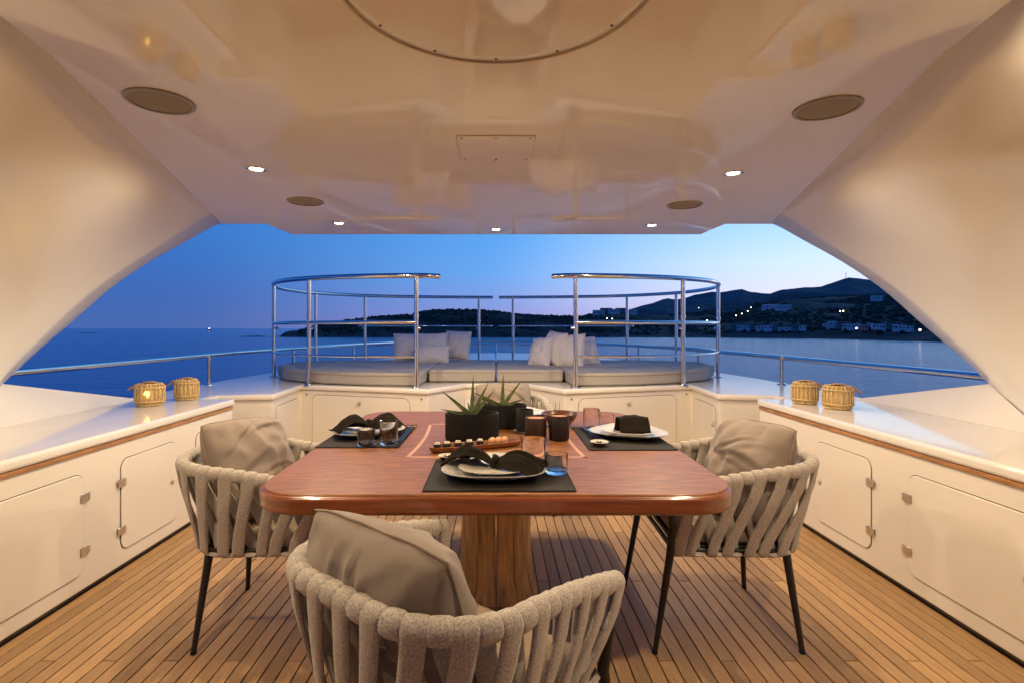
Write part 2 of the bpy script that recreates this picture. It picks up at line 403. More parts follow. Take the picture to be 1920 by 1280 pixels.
# houses across the bay
def land_pt(px, d, z): return ((px-930)/1000*d, d, z)
def house(px, py, d, wd, h, wm, label, group, flat=True):
    """base seen at bearing px and height py; body below runs into the slope"""
    d, z = on_land(px, py, hill_c, sh_f, 900, 0.8); wd *= d/520; h *= d/520; z += .8
    d -= 6
    t = thing('house', label, 'house', land_pt(px, d, z), -atan2((px-930)/1000, 1)*0.6, group)
    dp = wd*0.7
    box('wall', -wd/2, wd/2, 0, dp, -1.5, h, wm, t)
    box('roof', -wd/2-.2, wd/2+.2, -.2, dp+.2, h+0.01, h+.35, ROOFM if wm is HOUSEG else HOUSEW, t)
    k = max(2, int(wd/2.6))
    for i in range(k):
        x = -wd/2+wd*(i+.5)/k
        ww = box('window', x-.5, x+.5, -.06, 0.05, h*.38, h*.74, PANE, t)
    return t
def on_land(px, py, crest, sh, dr, power):
    ds = sh(px); zr = 1.3+(615-interp(crest, px))/1000*dr
    for i in range(0, 400):
        u = i/399; d = ds+(dr-ds)*u; z = SEA_Z-.5+(zr-SEA_Z+.5)*u**power
        if 615+(1.3-z)/d*1000 <= py: return d, z
    return dr, zr
sh_f = lambda a: 7500/(interp(sh_r, a)-615)
ord_ = ['first', 'second', 'third', 'fourth', 'fifth', 'sixth', 'seventh', 'eighth', 'ninth', 'tenth', 'eleventh', 'twelfth', 'thirteenth', 'fourteenth']
random.seed(11)
xs = [1378, 1388, 1399, 1412, 1426, 1440, 1453, 1466, 1478, 1492, 1505]
for i, px in enumerate(xs):
    house(px, 621-random.random()*3.5, 520, random.uniform(4, 7.5), random.uniform(2.2, 4.0), HOUSEW if i % 3 else HOUSEG,
          'low pale house in the left shore row by the water, %s from the left' % ord_[i], 'houses in the left shore row')
xs = [1550, 1562, 1573, 1585, 1596, 1609, 1621, 1632, 1643, 1655, 1667, 1679, 1692, 1706]
for i, px in enumerate(xs):
    house(px, 620-random.random()*6+0.1*i, 480, random.uniform(3.6, 6.8), random.uniform(2.6, 5.0), HOUSEW if i % 4 != 2 else HOUSEG,
          'whitewashed house in the right shore row near the arch, %s from the left' % ord_[i], 'houses in the right shore row')
for i, (px, py) in enumerate([(1368, 586), (1384, 581), (1400, 578)]):
    house(px, py, 760, 11, 5.5, HOUSEG, 'grey stepped villa on the slope above the left shore row, %s from the left' % ord_[i], 'grey villas on the slope')
for i, (px, py) in enumerate([(1446, 582), (1470, 583)]):
    house(px, py, 760, 13, 4.8, HOUSEW, 'long blue white villa halfway up the hillside, %s of the pair' % ('left', 'right')[i], 'pair of villas halfway up')
house(1646, 566, 850, 9, 5, HOUSEW, 'lone white house high on the slope beside the right arch', 'high house')
for i, (px, py) in enumerate([(1123, 592), (1137, 588), (1152, 590), (1166, 588), (1184, 591), (1200, 590)]):
    house(px, py, 830, 11, 4.5, HOUSEG if i % 2 else HOUSEW, 'pale town house on the low rise behind the right guard rail, %s from the left' % ord_[i], 'town houses on the low rise')
# lit lamps across the bay
lamps = [(1118, 598, 'above the headland end, left of four in line'), (1138, 597, 'above the headland end, second of four in line'),
         (1148, 598, 'above the headland end, third of four in line'), (1176, 599, 'above the headland end, right of four in line'),
         (1310, 577.5, 'alone on the dark slope below the mountain'), (1326, 601, 'left of the close pair inside the guard rail'),
         (1335, 604, 'right of the close pair inside the guard rail'), (1380, 592, 'lowest of the chain by the grey villas'),
         (1391, 588.5, 'second lowest of the chain by the grey villas'), (1402, 584, 'second highest of the chain by the grey villas'),
         (1408, 577, 'highest of the chain by the grey villas'), (1462, 576, 'between the two villas halfway up'),
         (1575, 584, 'left of the pair on the bare slope'), (1581, 583.6, 'right of the pair on the bare slope'),
         (1606, 616, 'among the houses of the right shore row'), (1725, 619, 'at the foot of the right arch by the shore')]
for px, py, wh in lamps:
    d, z = on_land(px, py+5, hill_c, sh_f, 900, 0.8); d -= 12; z = 1.3+(615-py)/1000*d
    t = thing('street_lamp', 'lit warm lamp across the bay, '+wh, 'lamp', land_pt(px, d, z-4), group='lit lamps across the bay')
    tube('post', [(0, 0, -3), (0, 0, 4)], 0.12, POLE, t, 6)
    lathe('globe', [(0, -.6), (.42, -.42), (.6, 0), (.42, .42), (0, .6)], FARL, t, 10, loc=(0, 0, 4.2))
# mast on the peak
t = thing('radio_mast', 'thin lattice mast on the mountain peak by the right arch', 'mast', land_pt(1586, 2590, 1.3+0.094*2590))
tube('pole', [(0, 0, -8), (0, 0, 26)], 0.9, POLE, t, 6)
tube('cross_arm', [(-5, 0, 18), (5, 0, 18)], 0.7, POLE, t, 6)
# boat on the horizon
t = thing('boat', 'far motor boat with one bright lamp on the open sea at the horizon', 'boat', ((393-930)/1000*1500, 1500, SEA_Z))
bm = bmesh.new(); pl = [(-7, -1.6), (4, -1.6), (8, 0), (4, 1.6), (-7, 1.6)]; prism_bm(bm, pl, -.3, 1.6); finish('hull', bm, HOUSEG, t)
box('cabin', -4, 2, -1.2, 1.2, 1.61, 3.6, HOUSEG, t)
tube('mast', [(-1, 0, 3.6), (-1, 0, 6.5)], 0.12, POLE, t, 6)
lathe('lamp_globe', [(0, -1.2), (.9, -.8), (1.2, 0), (.9, .8), (0, 1.2)], FARL, t, 10, loc=(-1, 0, 6.4))

# ================================================================== the yacht: decks and hull
outl = [(-3.0, -4.5), (-3.0, 3.0), (-2.92, 4.6), (-2.86, 5.8), (-2.66, 7.4), (-2.2, 9.2), (-1.5, 10.8), (-0.7, 11.7), (0, 11.95)]
right_x = 1.0
full = outl+[(-x*right_x, y) for x, y in outl[-2::-1]]
bm = bmesh.new()
lv = [(1.0, 1.0, 0.60), (1.02, 1.03, -0.2), (1.25, 1.25, -1.6), (1.22, 1.5, -3.2), (1.08, 1.3, SEA_Z-0.6)]
rings = []
for sx, sy, z in lv: rings.append([bm.verts.new((x*sx, y if y < 0 else y*sy, z)) for x, y in full])
k = len(full)
for A, B in zip(rings, rings[1:]):
    for j in range(k): bm.faces.new((A[j], A[(j+1) % k], B[(j+1) % k], B[j]))
hull = finish('hull', bm, HULLM, None, 40)
tag(hull, 'white yacht hull and superstructure sides below the upper deck', 'hull')

# teak sole: base of caulking, planks as children
deck = box('deck', -2.06, 2.06, -4.4, 5.38, -0.05, -0.006, CAULK)
struct(deck)
PW = 0.0605; GAP = 0.0055
plank_me = {}
random.seed(3)
def plank(x, y0, y1):
    ln = round(y1-y0, 3)
    if ln not in plank_me:
        bm = bmesh.new(); box_bm(bm, -(PW-GAP)/2, (PW-GAP)/2, 0, ln-0.005, -0.01, 0.0)
        o = finish('plank', bm, TEAK, deck)
        bmv = o.modifiers.new('bevel', 'BEVEL'); bmv.width = 0.0012; bmv.segments = 1
        plank_me[ln] = o
        o.location = (x, y0, 0)
    else:
        o = plank_me[ln].copy(); C.objects.link(o); o.location = (x, y0, 0)
rows = int(4.08/PW)
for i in range(rows):
    x = -rows*PW/2+PW*(i+.5)
    y = -0.55+0.66*((i*1) % 4)-2.64
    cuts = [yy for yy in (y, y+2.64, y+5.28, y+7.92) if -0.6 < yy < 5.3]
    ys = [-0.6]+[c for c in cuts if c > -0.5]+[5.34]
    for a, b in zip(ys, ys[1:]):
        if b-a > 0.05: plank(x, round(a, 3), round(b, 3))
aft = []
bm = bmesh.new()
for i in range(rows):
    x = -rows*PW/2+PW*(i+.5); box_bm(bm, x-(PW-GAP)/2, x+(PW-GAP)/2, -4.35, -0.606, -0.01, -0.0003)
tag(finish('aft_planking', bm, TEAK, deck), kind='stuff')

# ================================================================== side cabinets with counters
def cabinet(sd, label):
    t = thing('storage_cabinet', label, 'cabinet', (0, 0, 0))
    X = lambda x: sd*x
    def bx(nm_, x0, x1, y0, y1, z0, z1, m_, par=t, b=0, seg=2):
        a, c = sorted((X(x0), X(x1))); return box(nm_, a, c, y0, y1, z0, z1, m_, par, b, seg)
    bx('body', 2.0, 2.68, -4.3, 4.05, 0.035, 0.69, GEL, b=0.006)
    bx('toe_kick', 2.045, 2.66, -4.28, 4.03, -0.004, 0.034, SEAL)
    bx('countertop', 1.985, 2.70, -4.3, 4.06, 0.712, 0.765, COUNTER, b=0.018, seg=4)
    bx('teak_trim', 1.991, 2.66, -4.29, 4.045, 0.691, 0.711, TEAKTRIM, b=0.003)
    org = (X(2.0), 0, 0); ud = (0, 1, 0); nd = (-sd, 0, 0)
    for (y0, y1, z0, z1, hin, lat) in ((1.95, 2.585, .115, .60, 'hi', 'lo'), (2.84, 3.33, .115, .60, 'lo', 'hi'), (3.55, 3.97, .115, .60, 'hi', 'lo'), (1.05, 1.70, .115, .60, 'lo', 'hi')):
        d = panel('door', org, ud, nd, y0, y1, z0, z1, 0.055, 0.006, GEL, t, 0.0005, 0.0025)
        sl = panel('door_gap', org, ud, nd, y0-.004, y1+.004, z0-.004, z1+.004, 0.059, 0.0012, SEAL, d, 0.0002, 0)
        hy = y1 if hin == 'hi' else y0
        for hz in (z0+.11, z1-.12):
            h = panel('hinge', org, ud, nd, hy-.028, hy+.028, hz-.021, hz+.021, 0.004, 0.006, HINGE, d, 0.0065, 0.0015)
        ly = y0+.05 if lat == 'lo' else y1-.05
        lz = (z0+z1)/2
        bm = bmesh.new(); tube_bm(bm, [(X(2.0)-sd*.006, ly, lz), (X(2.0)-sd*.013, ly, lz)], 0.013, 16)
        tube_bm(bm, [(X(2.0)-sd*.013, ly, lz), (X(2.0)-sd*.019, ly, lz)], 0.007, 12)
        finish('latch', bm, HINGE, d)
    return t
cabinet(-1, 'long white storage cabinet with teak trim along the left side of the deck')
cabinet(1, 'long white storage cabinet with teak trim along the right side of the deck')

# ================================================================== forward console and sunpad platform
half = [(-0.31, 5.34), (-0.62, 4.83), (-1.92, 5.24), (-1.875, 4.47), (-2.32, 4.40), (-2.32, 4.075), (-2.90, 4.075), (-2.86, 5.8), (-2.66, 7.4), (-2.2, 9.2), (-1.5, 10.8), (-0.7, 11.7)]
poly = half+[(0, 11.9)]+[(-x*(right_x if y > 5.5 or x < -2.5 else 1), y) for x, y in half[::-1]]
con = thing('console', 'white moulded console with locker doors carrying the sunpads ahead of the table', 'console', (0, 0, 0))
prism('body', poly, -0.004, 0.697, GEL, con, 0.004, 2)
prism('top_slab', offset_poly(poly, 0.022), 0.698, 0.75, GEL, con, 0.02, 4)
def face(p, q): # from p to q seen left to right by the camera
    p, q = Vector((*p, 0)), Vector((*q, 0)); u = (q-p); ln = u.length; u.normalize(); nrm = Vector((u.y, -u.x, 0))
    return p, u, nrm, ln
def knob(org, u, nrm, s, z, par):
    q = org+u*s+Vector((0, 0, z)); bm = bmesh.new()
    tube_bm(bm, [q, q+nrm*.012], 0.019, 16); tube_bm(bm, [q+nrm*.012, q+nrm*.02], 0.010, 12)
    return finish('latch', bm, HINGE, par)
for sd in (-1, 1):
    a, b = ((-1.92, 5.24), (-.62, 4.83)) if sd < 0 else ((.62, 4.83), (1.92, 5.24))
    o_, u_, n_, ln = face(a, b)
    d = panel('door', o_, u_, n_, .14, ln-.18, .10, .655, 0.06, 0.006, GEL, con, 0.0005, 0.0025)
    panel('door_gap', o_, u_, n_, .135, ln-.175, .095, .66, 0.065, 0.0012, SEAL, d, 0.0002, 0)
    knob(o_+n_*.006, u_, n_, ln*.5-.02, .59, d)
    for s in (.07, ln-.06):
        q = o_+u_*s+Vector((0, 0, .655)); tube('screw_cap', [q, q+n_*.004], .008, SCREW, con, 10)
    a, b = ((-1.875, 4.47), (-1.92, 5.24)) if sd < 0 else ((1.92, 5.24), (1.875, 4.47))
    o_, u_, n_, ln = face(a, b)
    d = panel('door', o_, u_, n_, .09, ln-.09, .10, .63, 0.05, 0.006, GEL, con, 0.0005, 0.0025)
    panel('door_gap', o_, u_, n_, .085, ln-.085, .095, .635, 0.054, 0.0012, SEAL, d, 0.0002, 0)
    knob(o_+n_*.006, u_, n_, .13 if sd < 0 else ln-.13, .47, d)

# ================================================================== hardtop
ZC = 2.05
half_c = [(-1.0, -2.6), (-1.0, 0.0), (-1.06, 0.7), (-1.19, 1.45), (-1.905, 3.72), (-2.0, 3.85), (-1.655, 3.85), (-1.64, 4.28)]
polyc = half_c+[(-x, y) for x, y in half_c[::-1]]
hard = thing('hardtop', 'glossy cream hardtop roof with sloping side arches over the table', 'roof', (0, 0, 0))
half_o = [(-1.10, -4.4), (-1.10, 0.0), (-1.16, 0.7), (-1.30, 1.43), (-1.97, 3.70), (-2.0, 3.85), (-1.655, 3.85), (-1.64, 4.28)]  # unseen aft end lengthened to screen the interior from blue sky behind
polyo = half_o+[(-x, y) for x, y in half_o[::-1]]
prism('ceiling_panel', polyo, ZC, ZC+.14, GELC, hard)
edge_px = [(422, 417), (391, 429.5), (351, 452), (281, 491), (208, 540.6), (135, 604), (70, 659), (5.6, 719)]
edge = []
for px, py in edge_px:
    dx, dz = (px-930)/1000, (615-py)/1000
    # side shell leans out with falling height: X = -(2.9 - (Z-.96)*.83)
    yy = (2.9+.96*.83-1.3*.83)/(-dx+dz*.83)
    edge.append(Vector((dx*yy, yy, 1.3+dz*yy)))
edge[0] = Vector((-2.0, 3.85, ZC))
edge = catmull(edge, 4)
def crease(y):
    u = (3.85-y)/(3.85-1.6)
    if y >= 1.6: return Vector((-2.0+.51*u, y, ZC-.214*u))
    return Vector((-1.49, y, 1.836))
ce = [(-4.4, -1.0), (0.0, -1.0), (0.7, -1.06), (1.45, -1.19), (3.72, -1.905), (3.85, -1.985)]
ks = len(edge)
for sd in (-1, 1):
    V, F = [], []
    secs = []
    for y in (2.6, 1.8, 1.45, 1.0, 0.0, -1.8, -4.4):  # unseen last section carries the arches aft, added to shut out sky light
        kq = crease(y); row = []
        b = Vector((-2.705, y, .762)); cpt = Vector((-2.74, y, 1.22))
        for i in range(ks):
            u = i/(ks-1); row.append(kq*(1-u)**2+cpt*2*u*(1-u)+b*u*u)
        secs.append((y, row))
    rows_ = []
    for y, row in secs:
        e_ = Vector((interp(ce, y)-.02, y, ZC+.006)); rows_.append([e_, e_.lerp(row[0], .5)]+row)
    fe = Vector((-1.97, 3.849, ZC+.004)); front = [fe, fe.lerp(edge[0], .5)]+edge
    f1, f2 = [], []
    for i, (a_, b_) in enumerate(zip(front, rows_[0])):
        f1.append(a_.lerp(b_, .33)); f2.append(a_.lerp(b_, .66))
    for fr in (f1, f2):
        yk = fr[2].y; fr[2] = crease(yk); fr[0] = Vector((interp(ce, fr[0].y)-.02, fr[0].y, ZC+.006)); fr[1] = fr[0].lerp(fr[2], .5)
    rows_ = [front, f1, f2]+rows_
    kc = len(front)
    for row in rows_: V += [(-sd*q.x, q.y, q.z) for q in row]
    for r_ in range(len(rows_)-1):
        for i in range(kc-1): F.append((r_*kc+i, r_*kc+i+1, (r_+1)*kc+i+1, (r_+1)*kc+i))
    o = raw('side_arch', V, F, GELS, hard, 60)
    pf = max(o.data.polygons, key=lambda q: q.area)
    if pf.normal.x*sd > 0: o.data.flip_normals()
    so = o.modifiers.new('solid', 'SOLIDIFY'); so.thickness = 0.016; so.offset = -1
    # coaming foot under the opening
    e0 = edge[-1]
    V = [(sd*-e0.x*1.0, e0.y, e0.z), (sd*2.74, 4.05, .768), (sd*2.695, 4.05, .70), (sd*2.695, 2.6, .70), (sd*2.695, 2.6, .766),
         (sd*(-e0.x+.06), e0.y-.03, .70), (sd*2.80, 4.05, .70), (sd*2.85, 2.6, .70)]
    F = [(0, 1, 2, 3, 4), (0, 1, 6, 5), (0, 5, 7, 4), (2, 6, 5, 7, 3), (1, 2, 6), (4, 3, 7)]
    raw('coaming_foot', V, F, GELS, hard, 20)
# round hatch, access panel
t = thing('ceiling_hatch', 'large round hatch outline in the ceiling above the table', 'hatch', (0, 1.152, ZC))
lathe('cover', [(0, -.003), (.32, -.003), (.334, -.003), (.3425, -.001), (.3425, .01), (0, .01)], GELC, t, 96)
bm = bmesh.new(); tube_bm(bm, [(.352*cos(a), .352*sin(a), -.0015) for a in (2*pi*j/90 for j in range(90))], .0045, 6, True); finish('gasket', bm, GASK, t, 60)
for a in (-60, -30, 0, 30, 60, 120, 180, 240):
    r = .33; q = (r*sin(radians(a)), r*cos(radians(a)))
    tube('screw', [(q[0], q[1], -.0052), (q[0], q[1], -.0025)], .0035, SCREW, t, 8)
t = thing('access_panel', 'small square access panel with screws in the middle of the ceiling', 'panel', (0, 2.23, ZC))
prism('cover', rrect(-.155, .155, -.15, .15, .01), -.004, -.0005, GELC, t, .001)
prism('cover_gap', rrect(-.158, .158, -.153, .153, .012), -.0018, -.0003, GASK, t)
for sx in (-.135, 0, .135):
    for sy in (-.13, .13): tube('screw', [(sx, sy, -.0062), (sx, sy, -.0038)], .004, SCREW, t, 8)

# speakers
for x, y, wh in ((-1.112, 1.765, 'near the left arch, close to the camera'), (1.13, 1.82, 'near the right arch, close to the camera'),
                 (-1.13, 3.16, 'at the left front of the roof'), (1.15, 3.25, 'at the right front of the roof')):
    t = thing('ceiling_speaker', 'round taupe ceiling speaker '+wh, 'speaker', (x, y, ZC), group='ceiling speakers')
    lathe('rim', [(.092, .004), (.092, -.006), (.097, -.008), (.104, -.006), (.106, .004)], SPKR, t, 40)
    lathe('grille', [(0, -.0055), (.06, -.005), (.0915, -.003), (.0915, .004)], SPK, t, 40)

# downlights of the hardtop
def downlight(x, y, wh):
    t = thing('downlight', 'lit round ceiling downlight '+wh, 'downlight', (x, y, ZC), group='ceiling downlights')
    lathe('trim_ring', [(.030, .002), (.030, -.004), (.038, -.007), (.046, -.004), (.047, .003)], STEEL, t, 32)
    lathe('lens', [(0, -.003), (.0295, -.0025), (.0295, .003)], BULB, t, 24)
    ld = bpy.data.lights.new('downlight_lamp', 'SPOT'); ld.energy = LAMP_W; ld.color = LAMP_COL; ld.spot_size = radians(174); ld.spot_blend = 0.45; ld.shadow_soft_size = 0.035
    lo = bpy.data.objects.new('lamp', ld); C.objects.link(lo); lo.parent = t; lo.location = (0, 0, -.02)
downlight(-1.129, 2.51, 'at the left, nearest the left speaker'); downlight(1.147, 2.58, 'at the right, nearest the right speaker')
downlight(-1.123, 3.81, 'at the left end of the front edge'); downlight(1.135, 3.886, 'at the right end of the front edge')
downlight(0, 4.05, 'at the middle of the front edge')
for x, y, wh in ((-1.13, 1.10, 'over the left cabinet, above the view'), (1.13, 1.10, 'over the right cabinet, above the view')):
    downlight(x, y, wh)

# ================================================================== guard rails
ZR = 1.785
ring_h = [(-.53, 5.02), (-.74, 4.95), (-1.30, 5.02), (-1.83, 5.22), (-2.25, 5.55), (-2.52, 6.05), (-2.64, 6.7), (-2.50, 7.4), (-1.97, 8.02), (-1.2, 8.32), (-.27, 8.45), (-.045, 8.46)]
for sd, nmw in ((-1, 'left'), (1, 'right')):
    t = thing('guard_rail', 'polished steel guard rail curving around the %s sunpad' % nmw, 'railing', (0, 0, 0))
    pts = [(sd*-x, y, 0) for x, y in ring_h]
    path = catmull(pts, 8)
    tube('top_rail', [(q.x, q.y, ZR) for q in path], .024, STEEL, t, 14)
    mid_ = catmull(pts[1:], 8)
    tube('middle_rail', [(q.x, q.y, 1.352) for q in mid_ if q.y < 5.95 and abs(q.x) > .5], .019, STEEL, t, 12)
    tube('middle_rail', [(q.x, q.y, 1.335) for q in mid_ if q.y > 7.9], .012, STEEL, t, 10)
    tube('lower_rail', [(q.x, q.y, 1.035) for q in mid_], .013, STEEL, t, 10)
    for k_ in (1, 3, 5, 7, 8, 10):
        x, y = ring_h[k_]; x = sd*-x
        po = tube('post', [(x, y, .75), (x, y, ZR)], .021, STEEL, t, 12)
        tube('collar', [(x, y, 1.40), (x, y, 1.425)], .026, STEEL, po, 12)
        tube('clamp', [(x, y, 1.30), (x-sd*.045*(-1 if k_ > 6 else 1), y-.005, 1.30)], .016, STEEL, po, 10)
        lathe('base_plate', [(0, .76), (.045, .758), (.05, .75), (.05, .748)], STEEL, po, 16, loc=(x, y, 0))
# outer rail along the deck edge
t = thing('deck_rail', 'low polished steel rail around the outer edge of the upper deck', 'railing', (0, 0, 0))
lp = [(-2.99, 1.8), (-2.91, 3.1), (-2.84, 4.6), (-2.79, 5.8), (-2.60, 7.3), (-2.15, 9.1), (-1.45, 10.7), (-.7, 11.5), (0, 11.75)]
rp = [(-x, y) for x, y in lp[-2::-1]]
path = catmull([(x, y, 1.035 if x < 0 else 1.012) for x, y in lp+rp], 8)
tube('top_rail', path, .023, STEEL, t, 12)
for x, y in ((-2.80, 5.2), (-2.66, 7.0), (-2.30, 8.6), (-1.55, 10.55), (0, 11.75), (1.55, 10.55), (2.30, 8.6), (2.66, 7.0), (2.80, 5.22)):
    po = tube('post', [(x, y, .70), (x, y, 1.03)], .019, STEEL, t, 12)
    lathe('base_plate', [(0, .765), (.04, .763), (.046, .752), (.046, .745)], STEEL, po, 16, loc=(x, y, 0))

# ================================================================== sunpads and pillows on them
def sunpad(poly, label):
    t = thing('sunpad', label, 'sunpad', (0, 0, 0), group='sunpads on the console')
    prism('cushion', poly, .757, .880, PAD, t, .022, 4)
    op = offset_poly(poly, .002)
    bm = bmesh.new(); 
    pp = []
    for i in range(len(op)):
        a, b = Vector((*op[i], .853)), Vector((*op[(i+1) % len(op)], .853))
        for j in range(6): pp.append(a.lerp(b, .04+.92*j/5))
    tube_bm(bm, pp, .005, 5, True); finish('piping', bm, PAD, t, 60)
    return t
sunpad([(-.70, 5.78), (-.72, 5.02), (-1.30, 5.085), (-1.84, 5.285), (-1.95, 7.05), (-.70, 7.12)], 'long grey sunpad cushion behind the left guard rail')
sunpad([(-1.86, 5.305), (-2.22, 5.58), (-2.47, 6.05), (-2.55, 6.7), (-1.965, 7.04)], 'small curved grey sunpad cushion at the far left end')
sunpad([(-.685, 5.42), (-.008, 5.42), (-.008, 7.12), (-.685, 7.12)], 'grey middle sunpad cushion left of the centre seam')
sunpad([(.008, 5.42), (.685, 5.42), (.685, 7.12), (.008, 7.12)], 'grey middle sunpad cushion right of the centre seam')
sunpad([(.70, 5.78), (.70, 7.12), (1.95, 7.05), (1.84, 5.285), (1.30, 5.085), (.72, 5.02)], 'long grey sunpad cushion behind the right guard rail')
sunpad([(1.86, 5.305), (1.965, 7.04), (2.55, 6.7), (2.47, 6.05), (2.22, 5.58)], 'small curved grey sunpad cushion at the far right end')

def pil_xy(a, b, u, v, wr, sag=.045):
    if wr > .008: return a*u*sqrt(1-.11*v**4), b*v*sqrt(1-.11*u**4)
    return a*u*(1-sag*(1-v*v)), b*v*(1-sag*(1-u*u))
def pillow_mesh(name, a, b, h, m, parent, seed=0, n_=26, wr=0.006, sag=0.045):
    rr_ = random.Random(seed); cr = []
    if wr > .008:
        n_ = 52
        for _ in range(11):
            an = rr_.uniform(-.5, .5)+(pi/2 if rr_.random() < .35 else 0); cr.append((cos(an), sin(an), rr_.uniform(-.8, .8), rr_.uniform(.03, .08), rr_.uniform(.35, 1.0)*wr, rr_.uniform(-.6, .6), rr_.uniform(.3, .7)))
    bm = bmesh.new(); top, bot = [], []
    for i in range(n_+1):
        u = -1+2*i/n_; rt, rb = [], []
        for j in range(n_+1):
            v = -1+2*j/n_
            x, y = pil_xy(a, b, u, v, wr, sag)
            hh = h*((1-u**4)*(1-v**4)*(1-.35*u*u)*(1-.35*v*v))**0.5 if abs(u) < 1 and abs(v) < 1 else 0
            ed = max(abs(u), abs(v))
            f1 = noise.noise(Vector((u*2.2+seed, v*2.2, seed)))*wr*2
            f2 = abs(noise.noise(Vector((u*3+seed*2, v*1.4, 3.3+seed))))*wr*2.4
            edge_f = min(1, (1-ed)*6)
            for cx_, cy_, off, wd_, am_, mid0, ext in cr:
                d_ = -u*cy_+v*cx_-off+.10*sin(3*(u*cx_+v*cy_)+seed); al = (u*cx_+v*cy_-mid0)/ext
                f2 += am_*math.exp(-(d_/wd_)**2)*math.exp(-al*al)-.6*am_*math.exp(-((d_-1.9*wd_)/wd_)**2)*math.exp(-al*al)
            dz = (f1-f2)*edge_f
            dr = noise.noise(Vector((u*3, v*3, seed+9)))*.004
            if abs(u) == 1 or abs(v) == 1:
                q = bm.verts.new((x+dr, y+dr, f1*.5)); rt.append(q); rb.append(q)
            else:
                rt.append(bm.verts.new((x+dr, y+dr, hh+dz))); rb.append(bm.verts.new((x+dr, y+dr, -hh-dz)))
        top.append(rt); bot.append(rb)
    for i in range(n_):
        for j in range(n_):
            bm.faces.new((top[i][j], top[i+1][j], top[i+1][j+1], top[i][j+1]))
            bm.faces.new((bot[i][j], bot[i][j+1], bot[i+1][j+1], bot[i+1][j]))
    o = finish(name, bm, m, parent, 80)
    return o
def pillow(loc, size, nrm, roll, m, label, group, cat='pillow', seed=0, h=None, wr=0.006, pm=None):
    """loc = centre; nrm = direction the broad face looks to; roll turns it in its own plane"""
    t = thing('throw_pillow', label, cat, loc, group=group)
    q = Vector(nrm).to_track_quat('Z', 'Y').to_matrix().to_4x4() @ Matrix.Rotation(roll, 4, 'Z')
    t.rotation_euler = q.to_euler()
    a, b = size[0]/2, size[1]/2; h = h or .25*size[1]
    pillow_mesh('cover', a, b, h, m, t, seed, wr=wr)
    k = 10; pts = []
    for sgn in range(4):
        for j in range(k):
            s = -1+2*j/k
            u, v = ((s, -1), (1, s), (-s, 1), (-1, -s))[sgn]
            qx, qy = pil_xy(a, b, u, v, wr); pts.append((qx*1.004, qy*1.004, noise.noise(Vector((u*2.2+seed, v*2.2, seed)))*wr))
    bm = bmesh.new(); tube_bm(bm, pts, .0035, 6, True); finish('seam_piping', bm, pm or m, t, 60)
    return t
GP = 'pale pillows on the sunpads'
pillow((-1.13, 6.95, 1.055), (.40, .36), (.25, -1, .32), 0, WPIL, 'pale square pillow at the left end of the left pillow group', GP, seed=1)
pillow((-.83, 6.85, 1.06), (.42, .36), (-.05, -1, .35), 0.03, WPIL, 'pale pillow in the middle of the left group, behind the small white one', GP, seed=2)
pillow((-.50, 6.95, 1.075), (.34, .38), (-.2, -1, .28), -.04, WPIL, 'pale tall pillow at the right end of the left pillow group', GP, seed=3)
pillow((-.79, 6.60, .985), (.42, .24), (0, -1, .55), 0, WPIL, 'small white oblong pillow leaning in front of the left pillow group', GP, seed=4)
pillow((.52, 6.15, 1.02), (.30, .38), (-.75, -.8, .55), .1, WPIL, 'pale pillow at the left end of the right pillow group', GP, seed=5)
pillow((.68, 6.20, 1.06), (.30, .40), (-.75, -.6, .25), -.1, WPIL, 'pale pillow second from the left in the right pillow group', GP, seed=6)
pillow((.84, 6.10, 1.035), (.36, .40), (-.55, -.85, .3), .05, WPIL, 'pale pillow second from the right in the right pillow group', GP, seed=7)
pillow((1.04, 6.30, 1.02), (.38, .36), (.35, -.9, .35), .05, WPIL, 'pale pillow at the right end of the right pillow group', GP, seed=8)

# ================================================================== dining table
TZ = .75
tab = thing('dining_table', 'large varnished mahogany dining table with rounded corners and square inlay', 'table', (0, 2.655, 0))
ty0, ty1 = 1.752-2.655, 3.56-2.655
prism('edge_band', rrect(-.845, .845, ty0, ty1, .19, 12), TZ-.068, TZ-.006, MAHOE, tab, .014, 4)
prism('tabletop', rrect(-.832, .832, ty0+.013, ty1-.013, .178, 12), TZ-.03, TZ, MAHO, tab, .006, 3)
ix, iy0, iy1 = .388, 2.273-2.655, 3.07-2.655
for pa, pb, bow in (((-ix, iy0), (ix, iy0), 0), ((ix, iy0), (ix, iy1), .022), ((ix, iy1), (-ix, iy1), 0), ((-ix, iy1), (-ix, iy0), .022)):
    a, b = Vector(pa), Vector(pb); dr_ = (b-a).normalized(); nr = Vector((-dr_.y, dr_.x)); V = []; F = []
    k = 14
    for i in range(k+1):
        u = i/k; c = a.lerp(b, u)+nr*bow*4*u*(1-u)
        for s, z in ((-.008, TZ-.003), (-.008, TZ+.0008), (.008, TZ+.0008), (.008, TZ-.003)): V.append((c.x+nr.x*(s+.008), c.y+nr.y*(s+.008), z))
    for i in range(k):
        for j in range(3): F.append((i*4+j, i*4+j+1, i*4+5+j, i*4+4+j))
    raw('inlay_strip', V, F, INLAY, tab)
